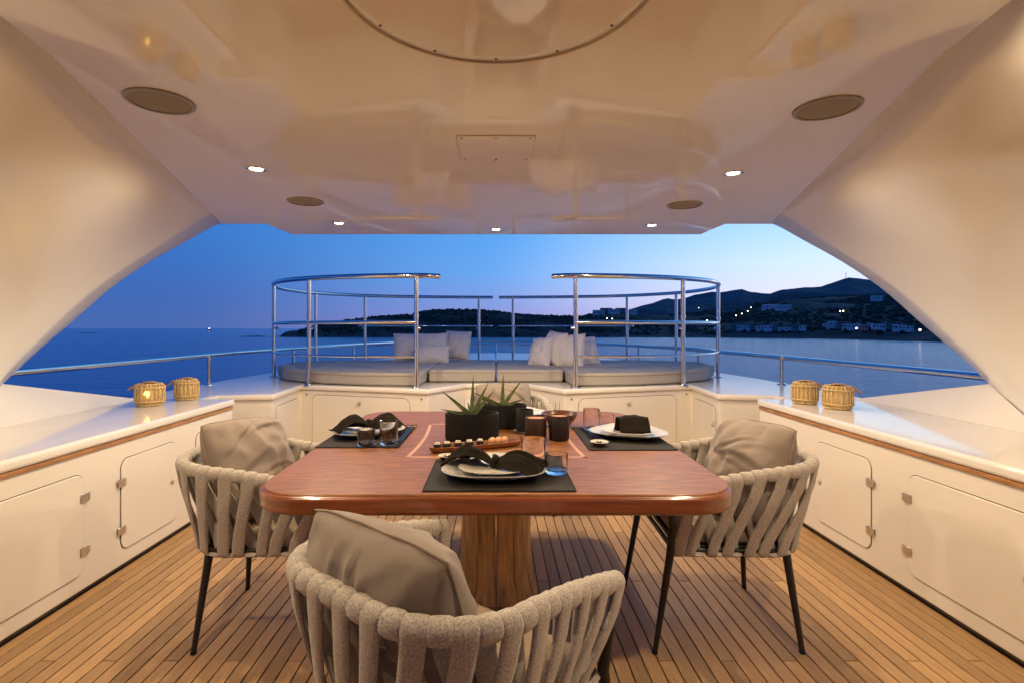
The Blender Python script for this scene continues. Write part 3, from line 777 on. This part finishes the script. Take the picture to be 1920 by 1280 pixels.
# pedestal of tapered staves
ped_n = 12
for i in range(ped_n):
    a0, a1 = 2*pi*i/ped_n+.012, 2*pi*(i+1)/ped_n-.012
    V = []; F = []
    prof = [(0.0, .205), (.03, .20), (.10, .178), (.30, .168), (.55, .17), (.681, .178)]
    for z, r in prof:
        for u in (0, .25, .5, .75, 1):
            a = a0+(a1-a0)*u; rr = r*(1+.035*sin(pi*u)); V.append((rr*cos(a), rr*.8*sin(a), z))
        for u in (1, 0):
            a = a0+(a1-a0)*u; V.append((r*.8*cos(a), r*.8*.8*sin(a), z))
    for k_ in range(len(prof)-1):
        for j in range(7): F.append((k_*7+j, k_*7+(j+1) % 7, (k_+1)*7+(j+1) % 7, (k_+1)*7+j))
    F.append(tuple(range(7))); F.append(tuple((len(prof)-1)*7+j for j in range(7)))
    raw('pedestal_stave', V, F, PED, tab, 40)

# ================================================================== woven armchairs
def u_curve(hw, yf, yb, rc, k=200):
    P = [(hw, yf), (hw, yb+rc)]
    P += [(hw-rc+rc*cos(-a), yb+rc-rc*sin(a)) for a in (pi/2*j/14 for j in range(1, 15))]
    P += [(-x, y) for x, y in P[::-1]]
    P = [Vector((x, y, 0)) for x, y in P]
    d = [0]
    for a, b in zip(P, P[1:]): d.append(d[-1]+(b-a).length)
    out = []
    for i in range(k+1):
        s = d[-1]*i/k; j = 0
        while j < len(d)-2 and d[j+1] < s: j += 1
        out.append(P[j].lerp(P[j+1], (s-d[j])/max(1e-6, d[j+1]-d[j])))
    return out
TC = u_curve(.306, .325, -.305, .20); BC = u_curve(.250, .300, -.235, .16)
def rail_pt(crv, s):
    s = max(0, min(1, s)); f = s*(len(crv)-1); i = min(int(f), len(crv)-2); q = crv[i].lerp(crv[i+1], f-i)
    i0, i1 = max(0, i-3), min(len(crv)-1, i+4)
    t_ = (crv[i1]-crv[i0]).normalized(); n_ = Vector((-t_.y, t_.x, 0))
    if n_.dot(Vector((q.x, q.y+.0, 0))) < 0: n_ = -n_
    return q, t_, n_
def top_z(s): # higher at the back
    u = 1-abs(s-.5)*2; return .640+.112*(1-(1-u)**2.2)
BZ = .40
def strap(s, lean, outer, wd, parent):
    T, tt, tn = rail_pt(TC, s); T = T+Vector((0, 0, top_z(s)))
    sb = max(.012, min(.988, s+lean)); B, bt, bn = rail_pt(BC, sb); B = B+Vector((0, 0, BZ))
    o = 1 if outer else -1; up = Vector((0, 0, 1)); r = .0195; rb = .018
    pts = []
    for ph in (235, 205, 170, 135, 100, 65, 30, 0, -18):
        a = radians(ph); pts.append((T+(tn*o*cos(a)+up*sin(a))*r, tt, wd*1.04))
    a0 = T+tn*o*r*.92-up*.03; b0 = B+bn*o*rb+up*.02
    for u in (.15, .32, .5, .68, .85):
        q = a0.lerp(b0, u)+((tn+bn)*.5*o)*(.006*sin(pi*u)); tw = tt.lerp(bt, u)
        pts.append((q, tw, wd*(1-.10*sin(pi*u))))
    for ph in (10, -30, -70, -110, -150):
        a = radians(ph); pts.append((B+(bn*o*cos(a)+up*sin(a))*rb, bt, wd*.92))
    bm = bmesh.new(); rings = []; sg = 12
    for i, (q, tw, wv) in enumerate(pts):
        tg = (pts[min(i+1, len(pts)-1)][0]-pts[max(0, i-1)][0]).normalized()
        w_ = tw-tg*tw.dot(tg); w_.normalize(); nn = tg.cross(w_).normalized()
        ring = []
        for j in range(sg):
            a = 2*pi*j/sg; cx, sy = cos(a), sin(a)
            cx = math.copysign(abs(cx)**.75, cx); sy = math.copysign(abs(sy)**.8, sy)
            ring.append(bm.verts.new(q+w_*cx*wv/2+nn*sy*.0078))
        rings.append(ring)
    for A, Bq in zip(rings, rings[1:]):
        for j in range(sg): bm.faces.new((A[j], A[(j+1) % sg], Bq[(j+1) % sg], Bq[j]))
    bm.faces.new(rings[0][::-1]); bm.faces.new(rings[-1])
    return finish('strap', bm, STRAP, parent, 70)
def make_chair(label):
    t = thing('armchair', label, 'chair', group='armchairs around the table')
    n_ = 38
    for i in range(n_):
        s = .016+(.968)*i/(n_-1)
        outer = i % 2 == 0
        rj = random.Random(i); strap(s, (.052 if outer else -.052)+rj.uniform(-.012, .012), outer, .0505*rj.uniform(.93, 1.07), t)
    pts = [rail_pt(TC, i/40)[0]+Vector((0, 0, top_z(i/40))) for i in range(41)]
    tube('arm_rail', pts, .010, BLACK, t, 8)
    pts = [rail_pt(BC, i/40)[0]+Vector((0, 0, BZ)) for i in range(41)]
    tube('seat_rail', pts, .009, BLACK, t, 8)
    tube('seat_rail', [(.250, .300, BZ), (-.250, .300, BZ)], .011, BLACK, t, 8)
    for sx in (-1, 1):
        tube('front_leg', [(sx*.306, .322, .636), (sx*.268, .318, .40), (sx*.285, .385, .004)], [.011, .0165, .0105], BLACK, t, 10)
        tube('rear_leg', [(sx*.21, -.165, .41), (sx*.268, -.205, .004)], [.0175, .0105], BLACK, t, 10)
        tube('foot_cap', [(sx*.2853, .386, -.0005), (sx*.2848, .384, .012)], .0115, POT, t, 10)
        tube('foot_cap', [(sx*.2685, -.2055, -.0005), (sx*.2665, -.2042, .012)], .0115, POT, t, 10)
    sp = [(q.x*.93, q.y*.93) for q in (rail_pt(BC, i/24)[0] for i in range(25))]
    prism('seat_pan', sp, .392, .412, BLACK, t, .003)
    prism('seat_cushion', [(x*.98, y*.98) for x, y in sp], .413, .475, SEATM, t, .022, 4)
    return t
ch0 = make_chair('woven strap armchair in front, nearest the camera, turned away with a taupe pillow')
def place(o, x, y, face_dir, label):
    o.location = (x, y, 0); o.rotation_euler = (0, 0, atan2(face_dir[1], face_dir[0])-pi/2); o['label'] = label
place(ch0, -.125, 1.325, (.62, .785), ch0['label'])
chR = copy_tree(ch0); place(chR, 1.03, 2.41, (-1, .03), 'woven strap armchair at the right side of the table by the right cabinet')
chL = copy_tree(ch0); place(chL, -1.02, 2.41, (1, .06), 'woven strap armchair at the left side of the table by the left cabinet')
chF = copy_tree(ch0); place(chF, .09, 4.06, (.08, -1), 'woven strap armchair at the far side of the table before the console')
GC = 'taupe pillows on the armchairs'
pillow((-.232, 1.205, .652), (.49, .44), (-.62, -.72, -.26), .0, PILLOW, 'creased taupe pillow in the armchair nearest the camera', GC, seed=21, h=.12, wr=.012, pm=PIPE)
pillow((1.10, 2.36, .680), (.46, .44), (-.90, -.16, .40), .06, PILLOW, 'taupe pillow leaning in the right side armchair', GC, seed=22, h=.115, wr=.0095, pm=PIPE)
pillow((-1.10, 2.41, .680), (.46, .44), (.90, -.26, .40), -.08, PILLOW, 'taupe pillow leaning in the left side armchair', GC, seed=23, h=.115, wr=.0095, pm=PIPE)
pillow((.06, 4.20, .665), (.44, .42), (.05, -.9, .42), .02, PILLOW, 'taupe pillow in the far armchair behind the planters', GC, seed=24, h=.115, wr=.0095, pm=PIPE)

# ================================================================== on the table
TT = TZ+.0012
def placemat(x0, x1, y0, y1, wh):
    t = thing('placemat', 'dark woven placemat '+wh, 'placemat', ((x0+x1)/2, (y0+y1)/2, TT), group='placemats')
    a, b = (x1-x0)/2, (y1-y0)/2
    prism('mat', rrect(-a, a, -b, b, .006, 3), 0, .003, MATW, t, .0008, 1)
    bm = bmesh.new(); tube_bm(bm, [(x, y, .0022) for x, y in rrect(-a+.004, a-.004, -b+.004, b-.004, .008, 3)], .0018, 5, True); finish('hem', bm, NAPK, t)
placemat(-.25, .272, 1.792, 2.232, 'at the front of the table'); placemat(-.835, -.446, 2.45, 3.03, 'at the left of the table')
placemat(.42, .822, 2.40, 2.95, 'at the right of the table'); placemat(-.10, .40, 3.14, 3.52, 'at the far side behind the planters')
PT = TT+.0032
def tri_r(a, R, rot, amt): return R*(1+amt*cos(3*(a-rot)))
def plate(x, y, R, rot, wh, small=True):
    t = thing('dinner_plate', 'rounded triangular white plate '+wh, 'plate', (x, y, PT), group='dinner plates')
    def shell(name, prof, m_, k=54):
        bm = bmesh.new(); rings = []
        for r, z, th in prof:
            rings.append([bm.verts.new((tri_r(a, r, rot, .11*min(1, r/R))*cos(a), tri_r(a, r, rot, .11*min(1, r/R))*sin(a), z)) for a in (2*pi*j/k for j in range(k))])
        for A, B in zip(rings, rings[1:]):
            for j in range(k): bm.faces.new((A[j], A[(j+1) % k], B[(j+1) % k], B[j]))
        bm.faces.new(rings[0]); bm.faces.new(rings[-1][::-1])
        return finish(name, bm, m_, t, 50)
    shell('plate_body', [(R*.05, .010, 0), (R*.55, .010, 0), (R*.72, .014, 0), (R*.97, .029, 0), (R, .0325, 0), (R*1.005, .0305, 0), (R*.97, .0255, 0), (R*.7, .007, 0), (R*.56, .0, 0), (R*.5, .0, 0), (R*.48, .004, 0), (R*.05, .004, 0)], PLATE)
    if small:
        r2 = R*.70
        shell('side_plate', [(r2*.05, .022, 0), (r2*.6, .022, 0), (r2*.97, .032, 0), (r2, .034, 0), (r2*.99, .031, 0), (r2*.7, .0165, 0), (r2*.5, .0135, 0), (r2*.05, .0135, 0)], PLATE2)
    return t
plate(-.008, 2.01, .185, pi/2, 'at the front setting under the bow napkin')
plate(-.665, 2.76, .175, pi/2+.5, 'at the left setting behind the tumblers')
plate(.675, 2.715, .185, pi/2-.3, 'at the right setting by the soy dish')
plate(.15, 3.33, .165, pi/2, 'at the far setting behind the planters', False)
def napkin(x, y, z, rot, size, lift, wh, seed, fold=0):
    t = thing('napkin', 'dark folded napkin '+wh, 'napkin', (x, y, z), rot, group='napkins')
    k, j_ = 28, 14
    for side in (-1, 1):
        bm = bmesh.new(); rows = []
        for i in range(k+1):
            u = i/k; row = []
            wid = size*(.20+.42*u**.8)
            for j in range(j_+1):
                v = -1+2*j/j_
                pl = abs(((v*2.5+3.5) % 1)*2-1)
                hz = lift*(.34+.50*sin(pi*min(1, u*.95))*(.75 if side > 0 else 1.0))*(1-.60*abs(v-.25*side)**1.5)+.018*u*pl+.006*noise.noise(Vector((u*4, v*3, seed+side)))
                xx = side*(u*size*.62+.012); yy = v*wid*.5*(1+.12*noise.noise(Vector((u*2, v, seed))))-.10*size*u*side*(.6 if fold else .2)
                droop = -.35*lift*u**2
                row.append((xx, yy, max(.002, hz+droop)))
            rows.append(row)
        V = [q for r_ in rows for q in r_]; nV = len(V); V += [(a, b, max(0.0, c-.006)) for a, b, c in V]
        W_ = j_+1; F = []
        for i in range(k):
            for j in range(j_):
                q = (i*W_+j, i*W_+j+1, (i+1)*W_+j+1, (i+1)*W_+j); F.append(q); F.append(tuple(nV+z_ for z_ in q[::-1]))
        for i in range(k):
            for j in (0, j_): F.append((i*W_+j, (i+1)*W_+j, nV+(i+1)*W_+j, nV+i*W_+j))
        for j in range(j_):
            for i in (0, k): F.append((i*W_+j, i*W_+j+1, nV+i*W_+j+1, nV+i*W_+j))
        raw('cloth_wing', V, F, NAPK, t, 40)
    bm = bmesh.new(); tube_bm(bm, [(-.0+.004*cos(a*3), size*.10*cos(a), lift*.19+lift*.19*sin(a)) for a in (2*pi*q/24 for q in range(24))], .010, 8, True)
    finish('napkin_band', bm, NAPK, t, 60)
    return t
napkin(-.005, 2.02, PT+.024, -.30, .29, .095, 'tied in a bow on the front plate', 1, 1)
napkin(-.66, 2.78, PT+.024,   .62, .28, .105, 'with a raised wing on the left plate', 5)
t = thing('napkin', 'dark napkin folded into an upright block on the right plate', 'napkin', (.69, 2.70, PT+.023), .05, group='napkins')
pr = catmull([(-.062, .001, 0), (-.050, .018, 0), (-.036, .058, 0), (-.020, .079, 0), (.012, .081, 0), (.034, .070, 0), (.044, .030, 0), (.058, .002, 0)], 4)
V = []; F = []; k = 20; W_ = len(pr)
for i in range(k+1):
    u = -1+2*i/k
    for j, q in enumerate(pr):
        nz_ = noise.noise(Vector((u*2.2, j*.22, 4.0)))*.009
        V.append((u*(.078-.10*max(0, q.y-.02)*.4)+nz_*.4, q.x*(1-.06*u)+nz_, max(.001, q.y*(1-.08*u*u)+nz_*.7)))
for i in range(k):
    for j in range(W_-1): F.append((i*W_+j, i*W_+j+1, (i+1)*W_+j+1, (i+1)*W_+j))
o = raw('cloth_block', V, F, NAPK, t, 50); so = o.modifiers.new('solid', 'SOLIDIFY'); so.thickness = .004
V = []; F = []
for i in range(k+1):
    u = -1+2*i/k
    for j in range(7):
        v = j/6; nz_ = noise.noise(Vector((u*2.5, v*2, 8.0)))*.006
        V.append((u*(.070-.012*v), -.058+.036*v-.010+nz_, .008+.058*v+.012*u*v+nz_*.4))
for i in range(k):
    for j in range(6): F.append((i*7+j, i*7+j+1, (i+1)*7+j+1, (i+1)*7+j))
o = raw('cloth_flap', V, F, NAPK, t, 50); so = o.modifiers.new('solid', 'SOLIDIFY'); so.thickness = .003

def tumbler(x, y, r, h, wh, z=TT, water=.0):
    t = thing('tumbler', 'clear glass '+wh, 'glass', (x, y, z), group='glass tumblers')
    lathe('glass_wall', [(0, .0), (r*.86, .0), (r*.92, .003), (r*.95, .012), (r, h-.002), (r-.0008, h), (r-.0022, h-.001), (r*.95-.0028, .016), (r*.8, .0125), (0, .0125)], GLASS, t, 40)
    return t
tumbler(.147, 2.10, .048, .115, 'tall tumbler at the front setting', TT+.0032); tumbler(.228, 2.02, .045, .072, 'short tumbler at the front setting', TT+.0032)
tumbler(-.507, 2.52, .044, .110, 'tall tumbler at the left setting', TT+.0032); tumbler(-.608, 2.495, .043, .075, 'short tumbler at the left setting', TT+.0032)
tumbler(.512, 2.86, .044, .115, 'tall tumbler at the right setting', TT+.0032); tumbler(.618, 2.975, .042, .072, 'short tumbler at the right setting', TT)

def planter(x, y, rz, a, b, h, leaves, wh, seed):
    t = thing('planter', 'oval matte black planter '+wh, 'planter', (x, y, TT), rz, group='oval planters')
    k = 48; bm = bmesh.new(); rings = []
    def outl_(s, z):
        out = []
        for j in range(k):
            q = 2*pi*j/k; c, s_ = cos(q), sin(q)
            out.append(bm.verts.new((math.copysign(abs(c)**.72, c)*a*s, math.copysign(abs(s_)**.85, s_)*b*s, z)))
        return out
    prof = [(.96, 0), (.99, .004), (1, .012), (1, h-.006), (.992, h), (.955, h), (.94, h-.006), (.93, h-.028)]
    rings = [outl_(s, z) for s, z in prof]
    for A, B in zip(rings, rings[1:]):
        for j in range(k): bm.faces.new((A[j], A[(j+1) % k], B[(j+1) % k], B[j]))
    bm.faces.new(rings[0][::-1]); finish('pot', bm, POT, t, 50)
    bm = bmesh.new(); v = []
    for j in range(k):
        q = 2*pi*j/k; c, s_ = cos(q), sin(q); v.append(bm.verts.new((math.copysign(abs(c)**.72, c)*a*.932, math.copysign(abs(s_)**.85, s_)*b*.932, h-.022)))
    ctr = bm.verts.new((0, 0, h-.014))
    for j in range(k): bm.faces.new((v[j], v[(j+1) % k], ctr))
    finish('soil', bm, SOIL, t)
    p_ = thing('aloe_plant', 'spiky green aloe growing in the planter '+wh.replace('of spiky aloe ', ''), 'plant', (x, y, TT+h-.02), rz, group='aloe plants')
    for (dx, dy, ln, ht) in leaves:
        pts = []; rad = []
        for i in range(9):
            u = i/8; pts.append((dx*ln*u+dx*.02*u*u, dy*ln*u, ht*u*(1-.12*u*(1-ht/ln if ht < ln else 0))))
        bm = bmesh.new(); rings = []
        for i, q in enumerate(pts):
            u = i/8; wv = .0118*(1-u)**.8*(1+.25*sin(pi*u))+.0005
            tg = Vector(pts[min(i+1, 8)])-Vector(pts[max(i-1, 0)]); tg.normalize()
            sd_ = tg.cross(Vector((0, 1, 0.2))).normalized(); nn = tg.cross(sd_)
            sd2 = nn.normalized()
            # broad side across the leaf, keel below
            rings.append([bm.verts.new(Vector(q)+sd_*wv*ca+sd2*wv*cb) for ca, cb in ((1, .15), (.6, -.35), (0, -.6), (-.6, -.35), (-1, .15), (0, 0))])
        for A, B in zip(rings, rings[1:]):
            for j in range(6): bm.faces.new((A[j], A[(j+1) % 6], B[(j+1) % 6], B[j]))
        bm.faces.new(rings[0]); bm.faces.new(rings[-1])
        finish('leaf', bm, ALOE, p_, 40)
planter(-.118, 2.635, .04, .133, .055, .132, [(-.9, -.1, .150, .135), (.10, .1, .04, .205), (.80, .0, .12, .130), (-1.0, -.35, .135, .050), (.45, -.4, .04, .05), (.55, .3, .13, .165), (-.3, .5, .06, .07)], 'of spiky aloe in front, nearer the camera', 1)
planter(.035, 2.955, .05, .135, .055, .130, [(.10, .1, .05, .190), (.80, .2, .12, .15), (-.95, -.1, .13, .065), (1.0, .0, .10, .050), (-1, .2, .12, .02), (-.9, -.2, .16, .095)], 'of spiky aloe behind, partly hidden by the other', 2)

def cup(name, x, y, r, h, m_, lab, wax=True, z=TT):
    t = thing(name, lab, 'candle' if wax else 'cup', (x, y, z))
    lathe('vessel', [(0, 0), (r*.93, 0), (r*.985, .004), (r, .014), (r, h-.003), (r-.0025, h), (r-.006, h-.002), (r-.007, h-.02), (0, h-.021)], m_, t, 40)
    if wax: lathe('wax', [(0, h-.006), (r*.6, h-.007), (r-.0068, h-.005), (r-.0068, h-.019)], WAX, t, 40)
    return t
cup('candle_jar', .198, 2.655, .053, .108, BROWNC, 'brown ceramic candle jar with copper coloured top, left of two')
c2 = cup('candle_jar', .312, 2.64, .050, .120, DARKC, 'taller dark brown candle jar with copper top, right of two')
cup('black_cup', .152, 2.83, .047, .112, POT, 'black ceramic cup behind the brown candle jar', False, TT+.008)
t = thing('saucer', 'small white saucer under the black cup', 'saucer', (.152, 2.83, TT)); lathe('dish', [(0, 0), (.040, 0), (.062, .0075), (.060, .0078), (.040, .004), (0, .004)], PLATE, t, 36)
t = thing('wooden_bowl', 'round dark wooden bowl with two thin sticks behind the candle jars', 'bowl', (.36, 3.03, TT))
lathe('bowl_shell', [(0, 0), (.045, 0), (.062, .006), (.092, .04), (.102, .068), (.100, .071), (.097, .069), (.086, .04), (.055, .012), (0, .009)], BOWL, t, 44)
for k_ in (0, 1):
    s_ = thing('serving_stick', 'thin steel stick rising from the wooden bowl, %s of the two' % ('left', 'right')[k_], 'stick', (.325+.022*k_, 3.0, TT+.012), group='sticks in the bowl')
    tube('stick', [(0, 0, 0), (.012, 0, .125)], .0018, STEEL, s_, 6)

# sushi tray
a0, a1 = Vector((-.298, 2.36)), Vector((.118, 2.525)); ang = atan2((a1-a0).y, (a1-a0).x); ln = (a1-a0).length; md = (a0+a1)/2
t = thing('serving_tray', 'long narrow wooden tray of sushi in front of the planters', 'tray', (md.x, md.y, TT), ang)
bm = bmesh.new(); rings = []; k = 48
for sx, sy, z in ((.90, .60, .0), (.97, .86, .006), (1.0, 1.0, .024), (.985, .95, .0245), (.95, .82, .012), (.90, .70, .0085)):
    ring = []
    for j in range(k):
        q = 2*pi*j/k; c, s_ = cos(q), sin(q); ring.append(bm.verts.new((math.copysign(abs(c)**.45, c)*ln/2*sx, math.copysign(abs(s_)**.8, s_)*.044*sy, z)))
    rings.append(ring)
for A, B in zip(rings, rings[1:]):
    for j in range(k): bm.faces.new((A[j], A[(j+1) % k], B[(j+1) % k], B[j]))
bm.faces.new(rings[0][::-1]); bm.faces.new(rings[-1]); finish('tray_body', bm, TRAY, t, 40)
ux = Vector((cos(ang), sin(ang)))
for i, s in enumerate((-.185, -.140, -.088, -.034, .018)):
    c = md+ux*s
    r_ = thing('sushi_roll', 'seaweed wrapped rice roll on the tray, %s from the left' % ord_[i], 'sushi', (c.x, c.y, TT+.0088), ang+random.uniform(-.3, .3), group='sushi rolls on the tray')
    prism('seaweed_wrap', rrect(-.0155, .0155, -.0155, .0155, .006, 3), 0, .026, NORI, r_, .002)
    bm = bmesh.new(); g = []
    for q in range(16): 
        a = 2*pi*q/16; g.append(bm.verts.new((.0135*cos(a), .0135*sin(a), .0262)))
    g2 = [bm.verts.new((v.co.x*.85, v.co.y*.85, .032+.002*random.random())) for v in g]
    for q in range(16): bm.faces.new((g[q], g[(q+1) % 16], g2[(q+1) % 16], g2[q]))
    bm.faces.new(g2); bm.faces.new(g[::-1]); finish('rice', bm, RICE, r_, 50)
for i, s in enumerate((.078, .108, .138)):
    c = md+ux*s
    r_ = thing('shrimp_sushi', 'pink orange topped sushi at the right end of the tray, %s of three' % ('left', 'middle', 'right')[i], 'sushi', (c.x, c.y, TT+.0088), ang+.9, group='topped sushi on the tray')
    bm = bmesh.new(); bmesh.ops.create_uvsphere(bm, u_segments=16, v_segments=10, radius=1)
    for v in bm.verts: v.co = Vector((v.co.x*.026, v.co.y*.0145, max(0, .010+v.co.z*.010)))
    finish('rice_base', bm, RICE, r_, 60)
    bm = bmesh.new(); bmesh.ops.create_uvsphere(bm, u_segments=20, v_segments=12, radius=1)
    for v in bm.verts: v.co = Vector((v.co.x*.030, v.co.y*.0165*(1+.08*sin(v.co.x*14)), max(.010, .021+v.co.z*.014+.0015*sin(v.co.x*16))))
    finish('topping', bm, FISH, r_, 60)

def soy(x, y, r, lab, z, gar=True):
    t = thing('soy_dish', lab, 'dish', (x, y, z))
    lathe('dish', [(0, 0), (r*.55, 0), (r*.62, .003), (r*.96, .017), (r, .0185), (r*.97, .0188), (r*.80, .010), (r*.5, .007), (0, .0065)], BOWL if r > .04 else POT, t, 32)
    lathe('glazed_rim', [(r*.70, .0105), (r*.97, .0191), (r*1.004, .0190), (r*.97, .0205), (r*.72, .0125)], PLATE2, t, 32)
    for i in range(6):
        q = 2*pi*i/6; bm = bmesh.new(); blob(bm, (r*.38*cos(q), r*.38*sin(q), .012), .007, .8); finish('garnish', bm, (GOLD, SAUCE, SOIL)[i % 3], t, 40)
soy(.482, 2.488, .043, 'small pale rimmed soy dish with garnish on the right placemat', TT+.0032)
soy(-.205, 2.215, .036, 'small black soy dish with amber garnish by the front placemat', TT+.0032)
def chop(x0, y0, x1, y1, z0, z1, m_, lab):
    t = thing('chopstick', lab, 'chopstick', (x0, y0, z0), group='chopsticks')
    tube('stick', [(0, 0, 0), (x1-x0, y1-y0, z1-z0)], [.0042, .0028], m_, t, 8)
chop(.462, 2.90, .500, 2.54, PT+.005, PT+.012, LACQ, 'dark chopstick on the right placemat, left of the pair')
chop(.474, 2.90, .514, 2.55, PT+.005, PT+.012, LACQ, 'dark chopstick on the right placemat, right of the pair')
chop(-.470, 2.55, -.462, 2.92, PT+.005, PT+.012, LACQ, 'dark blue chopstick on the left placemat, left of the pair')
chop(-.458, 2.55, -.450, 2.92, PT+.005, PT+.012, LACQ, 'dark blue chopstick on the left placemat, right of the pair')
t = thing('chopstick_rest', 'small brown wooden chopstick rest behind the left tall tumbler', 'rest', (-.478, 2.93, PT), .2)
bm = bmesh.new(); prism_bm(bm, rrect(-.04, .04, -.012, .012, .006, 3), 0, .010); bev(finish('rest_body', bm, BAMBOO, t), .003)

# ================================================================== woven lanterns on the counters
def lantern(x, y, rz, r, h, hdl, lab, lit):
    t = thing('lantern', lab, 'lantern', (x, y, .7665), rz, group='woven lanterns')
    prof = [(.80, 0), (.92, .06), (1.0, .18), (1.02, .5), (1.0, .80), (.90, .94), (.74, 1.0)]
    lathe('liner', [(0, .004)]+[(r*s*.93, h*z*.985+.003) for s, z in prof], RATTAN, t, 28)
    for i in range(30):
        a = 2*pi*i/30; pts = []
        for j, (s, z) in enumerate(prof):
            tw = a+.16*sin(i*2.1)*z
            rr = r*s*(1+.02*((i+j) % 2)); pts.append((rr*cos(tw), rr*sin(tw), h*z+.004))
        tube('upright_strand', pts, .0042, RATTAN, t, 5)
    for z, s in ((.03, .88), (.20, 1.02), (.82, 1.02), (.97, .84)):
        pts = [(r*s*(1+.015*(j % 2))*cos(2*pi*j/40), r*s*(1+.015*(j % 2))*sin(2*pi*j/40), h*z+.003) for j in range(40)]
        tube('woven_hoop', pts, .0055, RATTAN, t, 6, True)
    bm = bmesh.new(); hx, hz0 = hdl
    tube_bm(bm, [(-.02*hx, 0, h+.012), (hx*.5*r*2.2, 0, h-.010), (hx*r*1.75, 0, h-.045)], [.009, .010, .008], 8)
    finish('wooden_handle', bm, HANDLE, t, 50)
    bm = bmesh.new(); tube_bm(bm, [(r*.72*cos(a), .006*sin(3*a), h*.98+.016*sin(a)) for a in (pi*q/14 for q in range(15))], .005, 6); finish('hoop_handle', bm, RATTAN, t, 50)
    if lit:
        bm = bmesh.new()
        for (da, z, q) in ((-.06, .60, .011), (.10, .64, .013), (.20, .55, .011), (.02, .70, .008), (.08, .48, .008)):
            aa = radians(-72)+da; blob(bm, (r*.985*cos(aa), r*.985*sin(aa), h*z), q, 1.2)
        finish('lit_flame', bm, FLAME, t, 60)
lantern(-2.40, 3.70, 0, .088, .150, (-1, 0), 'woven seagrass lantern with a glowing light, nearer on the left counter', True)
lantern(-2.32, 4.00, .1, .080, .150, (-1, 0), 'unlit woven seagrass lantern farther along the left counter', False)
lantern(2.20, 3.80, -.1, .082, .150, (1, 0), 'woven seagrass lantern farther along the right counter', False)
lantern(2.28, 3.56, 0, .088, .150, (1, 0), 'larger woven seagrass lantern nearer on the right counter', False)
